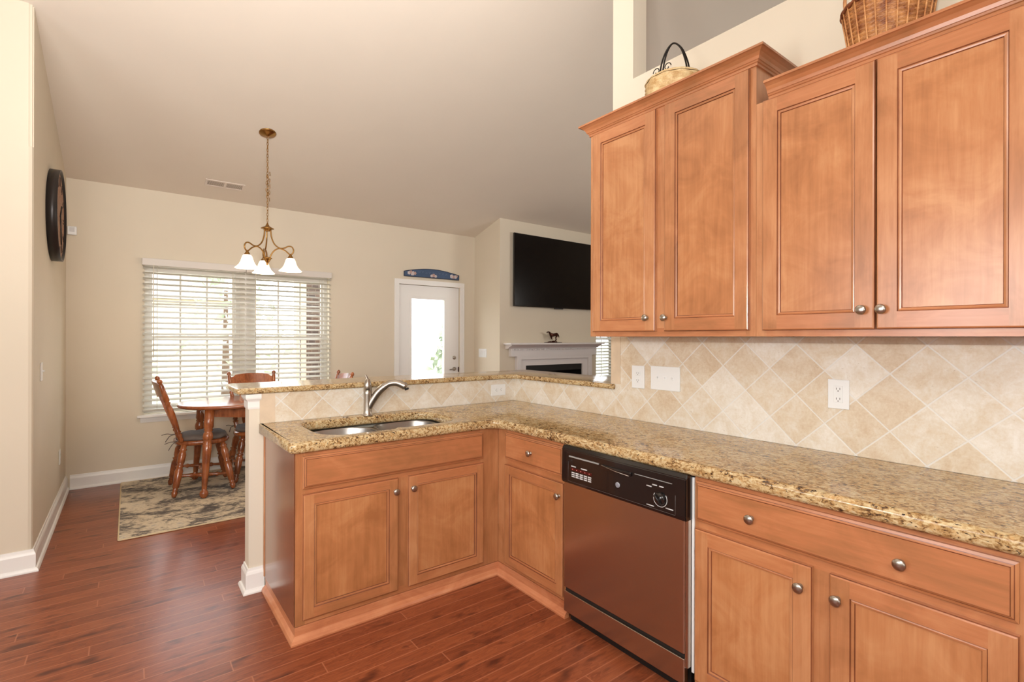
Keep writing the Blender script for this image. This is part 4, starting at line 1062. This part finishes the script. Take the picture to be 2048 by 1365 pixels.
def make_chair(label):
    """local: seat centre at the origin, faces +X, back toward -X, floor z=0"""
    t = thing('dining_chair', (0, 0, 0), label, 'chair', 'chairs around the dining table')
    b = B()
    # saddle seat
    n = 40; top = []; rings = []
    def outl(s):
        pts = []
        for k in range(n):
            a = 2*PI*k/n; c, s_ = math.cos(a), math.sin(a); e = 2.8
            r = 1/((abs(c)**e+abs(s_)**e)**(1/e)); wdt = .225*(1-.06*(c < 0))
            pts.append((.215*s*r*c, wdt*s*r*s_*(1+.05*c)))
        return pts
    for s, z in ((0, .412), (.85, .410), (.96, .418), (1.0, .434), (.985, .452), (.90, .456), (.6, .447), (0, .444)):
        if s == 0: rings.append([b.verts.new((0, 0, z))])
        else: rings.append([b.verts.new((x, y, z)) for x, y in outl(s)])
    for A, C in zip(rings, rings[1:]):
        for k in range(n):
            k2 = (k+1) % n
            if len(A) == 1: b.faces.new((A[0], C[k2], C[k]))
            elif len(C) == 1: b.faces.new((A[k], A[k2], C[0]))
            else: b.faces.new((A[k], A[k2], C[k2], C[k]))
    obj('seat', b, W_table, t)
    b = B(); rings = []
    for s, z in ((0, .449), (.80, .449), (.90, .462), (.915, .476), (.86, .492), (.6, .500), (.3, .498), (0, .497)):
        if s == 0: rings.append([b.verts.new((0, 0, z))])
        else: rings.append([b.verts.new((x, y, z+.004*math.cos(9*math.atan2(y, x))*(s > .5))) for x, y in outl(s)])
    for A, C in zip(rings, rings[1:]):
        for k in range(n):
            k2 = (k+1) % n
            if len(A) == 1: b.faces.new((A[0], C[k2], C[k]))
            elif len(C) == 1: b.faces.new((A[k], A[k2], C[0]))
            else: b.faces.new((A[k], A[k2], C[k2], C[k]))
    cu = obj('seat_cushion', b, M_cushion, t)
    for s in (-1, 1):
        b = B(); tube(b, smoothpath([(-.18, s*.17, .475), (-.215, s*.20, .468), (-.25, s*.225, .472), (-.29, s*.24, .462)], 4), .0035, 6); tube(b, smoothpath([(-.18, s*.17, .473), (-.225, s*.205, .455), (-.245, s*.21, .43), (-.262, s*.215, .40)], 4), .0035, 6)
        obj('tie', b, M_cushion, cu)
    CL_ = [(0, .011), (.03, .015), (.09, .019), (.12, .013), (.14, .020), (.16, .013), (.19, .019), (.35, .023), (.50, .024), (.56, .017), (.585, .025), (.61, .016), (.66, .022), (.80, .024), (.88, .017), (.905, .024), (.93, .016), (1, .018)]
    CL_ = [(t_, r_*1.3) for t_, r_ in CL_]
    feet = {}
    for sx, sy in ((-1, -1), (-1, 1), (1, -1), (1, 1)):
        f = Vector((.225*sx, .235*sy, 0)); h = Vector((.145*sx, .155*sy, .425)); feet[(sx, sy)] = (f, h)
        b = B(); lathe(b, CL_, f, h, 16); obj('leg', b, W_table, t)
    ST = [(0, .008), (.08, .011), (.2, .010), (.26, .017), (.30, .010), (.42, .015), (.5, .017), (.58, .015), (.70, .010), (.74, .017), (.8, .010), (.92, .011), (1, .008)]
    ST = [(t_, r_*1.2) for t_, r_ in ST]
    L = lambda k, u: feet[k][0].lerp(feet[k][1], u)
    for sy in (-1, 1):
        b = B(); lathe(b, ST, L((-1, sy), .40), L((1, sy), .32), 12); obj('side_stretcher', b, W_table, t)
    b = B(); lathe(b, ST, (L((-1, -1), .40)+L((1, -1), .32))/2, (L((-1, 1), .40)+L((1, 1), .32))/2, 12); obj('cross_stretcher', b, W_table, t)
    PO = [(0, .014), (.03, .018), (.08, .016), (.12, .022), (.14, .014), (.16, .021), (.18, .015), (.30, .020), (.45, .022), (.56, .019), (.60, .013), (.62, .021), (.64, .013), (.66, .020), (.78, .017), (.90, .015), (.925, .010), (.945, .017), (.97, .016), (.985, .011), (1, 0)]
    PO = [(t_, r_*1.2) for t_, r_ in PO]
    bt = lambda y, u: Vector((-.165-.165*u, y*(1+.10*u), .452+.56*u))
    for sy in (-1, 1):
        b = B(); lathe(b, PO, bt(sy*.165, 0), bt(sy*.215/1.1, 1), 16); obj('back_post', b, W_table, t)
    # crest rail: curved board between posts
    b = B(); N = 16; secs = []
    for k in range(N+1):
        u = k/N; y = -.19+.38*u; bow = -.045*math.sin(PI*u); hgt = .062+.040*math.sin(PI*u)**.6
        zc = .452+.56*.84; xx = -.165-.165*.84+bow
        top_ = zc+hgt*.62*(1 if .07 < u < .93 else .7); bot_ = zc-hgt*.75
        lean = .165/.56
        secs.append([b.verts.new((xx+dx-(z_-zc)*lean, y*1.06, z_)) for dx, z_ in ((-.009, bot_), (.009, bot_), (.009, top_), (-.009, top_))])
    for A, C in zip(secs, secs[1:]):
        for k in range(4): b.faces.new((A[k], A[(k+1) % 4], C[(k+1) % 4], C[k]))
    b.faces.new(secs[0]); b.faces.new(secs[-1]); bmesh.ops.recalc_face_normals(b, faces=b.faces)
    obj('crest_rail', b, W_table, t)
    for k in range(4):
        y = -.105+.07*k; b = B(); p0 = Vector((-.172, y*.9, .450)); p1 = Vector((-.165-.165*.76-.040*math.sin(PI*(y+.19)/.38), y*1.06, .452+.56*.76))
        secs = []
        for j in range(9):
            u = j/8; c = p0.lerp(p1, u); wd = .009+.013*math.sin(PI*u)**1.5*(1.0 if u > .3 else .8); th = .006
            secs.append([b.verts.new(c+Vector((dx, dy, 0))) for dx, dy in ((-th, -wd), (th, -wd), (th, wd), (-th, wd))])
        for A, C in zip(secs, secs[1:]):
            for q in range(4): b.faces.new((A[q], A[(q+1) % 4], C[(q+1) % 4], C[q]))
        b.faces.new(secs[0]); b.faces.new(secs[-1]); bmesh.ops.recalc_face_normals(b, faces=b.faces)
        obj('back_slat', b, W_table, t)
    return t
ch = make_chair('wooden dining chair with grey cushion at the left of the table, seen from the side')
ch.location = (.535, 5.36, .0145)
for loc, rz, lab in (((1.035, 5.53, .0145), -PI/2, 'wooden dining chair behind the table, its back against the window'),
                     ((1.50, 5.28, .0145), PI, 'wooden dining chair at the right of the table, only its top showing over the bar')):
    c = copy_tree(ch); c.location = loc; c.rotation_euler = (0, 0, rz); c['label'] = lab

# ------------------------------------------------------------------ baskets on the cabinets
def wicker(name, c1, c2, sc_=140):
    m = NT(name); v = m.objc(); n = m.noise(v, 28, 3); n2 = m.noise(m.mapping(v, (1, 1, 6)), sc_, 2)
    f = m.math('ADD', m.math('MULTIPLY', n, .6), m.math('MULTIPLY', n2, .4)); m.l.new(m.ramp(f, [(.38, c1), (.6, c2)]), m.b.inputs['Base Color']); m.b.inputs['Roughness'].default_value = .5; return m.m
def woven(bm, cx, cy, prof, stakes, rows, amp=.0032, sub=4, thick=.0045):
    """rows of weavers passing over and under stakes; prof(t)-> (r, z)"""
    n = stakes*sub; rings = []
    for i in range(rows):
        for q, (bul) in enumerate((-.6, 1.0, .35)):
            t_ = (i + (q+.5)/3)/rows; r, z = prof(t_)
            rings.append([bm.verts.new((cx+(r+amp*math.cos(PI*k/sub + PI*i)+bul*thick*.5)*math.cos(2*PI*k/n), cy+(r+amp*math.cos(PI*k/sub+PI*i)+bul*thick*.5)*math.sin(2*PI*k/n), z)) for k in range(n)])
    for A, C in zip(rings, rings[1:]):
        for k in range(n): bm.faces.new((A[k], A[(k+1) % n], C[(k+1) % n], C[k]))
# straw basket with iron handle
bx_, by_ = 2.170, 1.503; z0 = 2.4885; HB = -.022
t = thing('straw_basket', (bx_, by_, z0), 'pale straw lidded basket with a black iron scroll handle on the taller wall cabinet', 'basket')
b = B(); woven(b, bx_, by_, lambda u: (.108+.030*math.sin(min(u, 1)*PI*.62), z0+.002+.168*u), 22, 17)
obj('woven_body', b, wicker('pale_straw', lin(186, 146, 92), lin(228, 204, 156)), t)
b = B(); woven(b, bx_, by_, lambda u: (.139*math.cos(u*PI*.49)+.002, z0+.168+.034*math.sin(u*PI/2)), 22, 10, amp=.0018)
obj('lid', b, wicker('pale_straw_lid', lin(190, 152, 98), lin(228, 206, 160)), t)
b = B(); 
for dx in (-.010, .010):
    tube(b, smoothpath([(bx_-.01+dx, by_+.070, z0+HB+.205), (bx_-.01+dx, by_+.066, z0+HB+.29), (bx_-.01+dx*.5, by_+.040, z0+HB+.36), (bx_-.01, by_, z0+HB+.388), (bx_-.01+dx*.5, by_-.045, z0+HB+.345), (bx_-.01+dx, by_-.075, z0+HB+.27), (bx_-.01+dx, by_-.088, z0+HB+.205)], 6), .0042, 8)
def scroll(cx, cy, cz, sgn, r=.022, vz=1):
    pts = []
    for k in range(18):
        a = k*.36; rr = r*(1-k/24)
        pts.append((bx_-.01, cy+sgn*(rr*math.cos(a)), cz+vz*rr*math.sin(a)))
    return pts
for s in (-1, 1):
    tube(b, scroll(0, by_+.066+s*.032, z0+HB+.285, s, .022, 1), .0025, 6); tube(b, scroll(0, by_+.066+s*.030, z0+HB+.238, -s, .020, -1), .0025, 6)
obj('handle', b, M_iron, t)
# brown wicker basket
bx_, by_ = 2.165, .612; z0 = 2.3325
t = thing('wicker_basket', (bx_, by_, z0), 'large brown wicker basket with a hoop handle on the lower wall cabinet', 'basket')
b = B(); woven(b, bx_, by_, lambda u: (.092+.042*u**.8, z0+.002+.243*u), 26, 34, thick=.0035)
obj('woven_body', b, wicker('brown_wicker', lin(120, 62, 28), lin(196, 138, 82)), t)
b = B()
for k in range(26):
    a = 2*PI*k/26; tube(b, [(bx_+(.097+.042*u**.8)*math.cos(a), by_+(.097+.042*u**.8)*math.sin(a), z0+.004+.243*u) for u in (0, .25, .5, .75, 1)], .0028, 5)
obj('stakes', b, wicker('wicker_stake', lin(170, 104, 54), lin(214, 160, 104)), t)
b = B()
for ph in (0, PI): tube(b, [(bx_+(.137+.004*math.cos(12*2*PI*k/96+ph))*math.cos(2*PI*k/96), by_+(.137+.004*math.cos(12*2*PI*k/96+ph))*math.sin(2*PI*k/96), z0+.247+.004*math.sin(12*2*PI*k/96+ph)) for k in range(96)], .0055, 6, closed=True)
obj('rim', b, wicker('wicker_rim', lin(90, 44, 22), lin(140, 80, 44)), t)
b = B(); tube(b, smoothpath([(bx_, by_+.133, z0+.20), (bx_, by_+.133, z0+.27), (bx_, by_+.132, z0+.36), (bx_, by_+.07, z0+.45), (bx_, by_, z0+.475), (bx_, by_-.07, z0+.45), (bx_, by_-.132, z0+.36), (bx_, by_-.133, z0+.27), (bx_, by_-.133, z0+.20)], 6), .009, 10, flat=.6)
obj('handle', b, wicker('wicker_handle', lin(150, 92, 48), lin(206, 150, 98)), t)

# ------------------------------------------------------------------ outdoors
b = B(); box(b, -30, 60, YWIN+.17, 70, -.35, -.25)
m = NT('lawn'); p = m.pos(); m.l.new(m.ramp(m.noise(p, 2.2, 6, .7), [(.35, lin(120, 128, 90)), (.6, lin(190, 190, 168))]), m.b.inputs['Base Color']); m.b.inputs['Roughness'].default_value = .95
struct('ground', b, m.m)
b = B(); box(b, -2.5, 9, YWIN+.17, 9.2, -.25, -.12); struct('patio_slab', b, plain('concrete', lin(196, 190, 180), .9, var=.06))
b = B(); box(b, 2.02, 2.165, 8.0, 8.15, -.12, 2.70, bev=.004); box(b, 1.99, 2.195, 7.97, 8.18, -.12, .1)
solo('porch_column', b, plain('column_paint', lin(196, 182, 156), .6), (2.09, 8.07, -.12), 'beige porch column outside the right half of the dining window', 'column', smooth=False)
# brick block for the dark porch area, porch shade put into its colour, grill with pale cover
def brickm():
    m = NT('porch_shade_brick'); s = m.sep(m.pos()); br = m.node('ShaderNodeTexBrick'); m.l.new(m.comb(s[0], s[2], 0.0), br.inputs[0])
    br.inputs['Color1'].default_value = lin(82, 62, 50); br.inputs['Color2'].default_value = lin(56, 44, 40); br.inputs['Mortar'].default_value = lin(110, 100, 90); br.inputs['Scale'].default_value = 4.5
    m.l.new(br.outputs[0], m.b.inputs['Base Color']); m.b.inputs['Roughness'].default_value = .9; return m.m
b = B(); box(b, 2.40, 2.82, 8.9, 9.3, -.12, 2.75); box(b, 2.36, 2.86, 8.86, 9.34, -.12, .55)
solo('brick_chimney', b, brickm(), (2.6, 9.1, -.12), 'brick outdoor chimney with porch shade in its dark colour, seen through the blinds right of the porch column', 'chimney', smooth=False)
# fence
t = thing('garden_fence', (4, 16, -.25), 'pale post and rail garden fence beyond the patio door', 'fence')
for k in range(9):
    b = B(); x = -4+2.2*k; box(b, x-.05, x+.05, 16, 16.1, -.25, 1.05); obj('post', b, plain('fence_paint', lin(214, 206, 194), .8) if k == 0 else bpy.data.materials['fence_paint'], t, smooth=False)
for z in (.25, .8):
    b = B(); box(b, -4, 13.6, 16.02, 16.08, z-.05, z+.05); obj('rail', b, bpy.data.materials['fence_paint'], t, smooth=False)
def tree(x, y, h, r, label, seed, nl=900):
    random.seed(seed)
    t = thing('garden_tree', (x, y, -.25), label, 'tree')
    b = B(); lathe(b, [(0, .14), (.3, .10), (h*.6, .04)], (x, y, -.25), None, 10, length=1); obj('trunk', b, plain('bark', lin(90, 70, 54), .9) if 'bark' not in bpy.data.materials else bpy.data.materials['bark'], t)
    b = B()
    for k in range(nl):
        u = random.random(); z = .5+u*(h-.5); rr = r*(1-u)**.75*(.55+.5*random.random()); a = random.random()*2*PI; s = .10+.12*random.random()
        c = Vector((x+rr*math.cos(a), y+rr*math.sin(a), z-.25)); n = Vector((random.uniform(-1, 1), random.uniform(-1, 1), random.uniform(-.4, 1))).normalized(); u_ = n.orthogonal().normalized()*s; v_ = n.cross(u_)
        b.faces.new([b.verts.new(c+u_), b.verts.new(c+v_*.5), b.verts.new(c-u_), b.verts.new(c-v_*.5)])
    obj('foliage', b, bpy.data.materials.get('tree_leaves') or plain('tree_leaves', lin(176, 186, 166), .8, var=.1, vs=6), t, smooth=False)
tree(8.3, 13.2, 3.6, 1.15, 'pale green conical tree seen through the patio door glass', 1)
tree(1.9, 14.0, 4.6, 1.6, 'leafy tree seen through the middle of the dining window blinds', 2, 260)
tree(-1.6, 20.5, 5.5, 2.2, 'distant tree seen through the left dining window blind', 5, 240)
t = thing('neighbor_house', (-2, 26, -.25), 'pale neighbouring house far beyond the dining window', 'house')
b = B(); box(b, -5, 3.5, 26, 32, -.25, 3.0); obj('wall', b, plain('house_siding', lin(214, 200, 180), .9), t, smooth=False)
b = B(); prism(b, [(25.6, 3.0), (32.4, 3.0), (29, 5.0)], 0, -5.3, 3.8); obj('roof', b, plain('house_roof', lin(140, 130, 124), .9), t, smooth=False)
for x in (-3.6, -.6, 2.0):
    b = B(); box(b, x-.45, x+.45, 25.96, 26.02, .9, 2.2); obj('window', b, plain('house_glass', lin(150, 156, 160), .3) if 'house_glass' not in bpy.data.materials else bpy.data.materials['house_glass'], t, smooth=False)
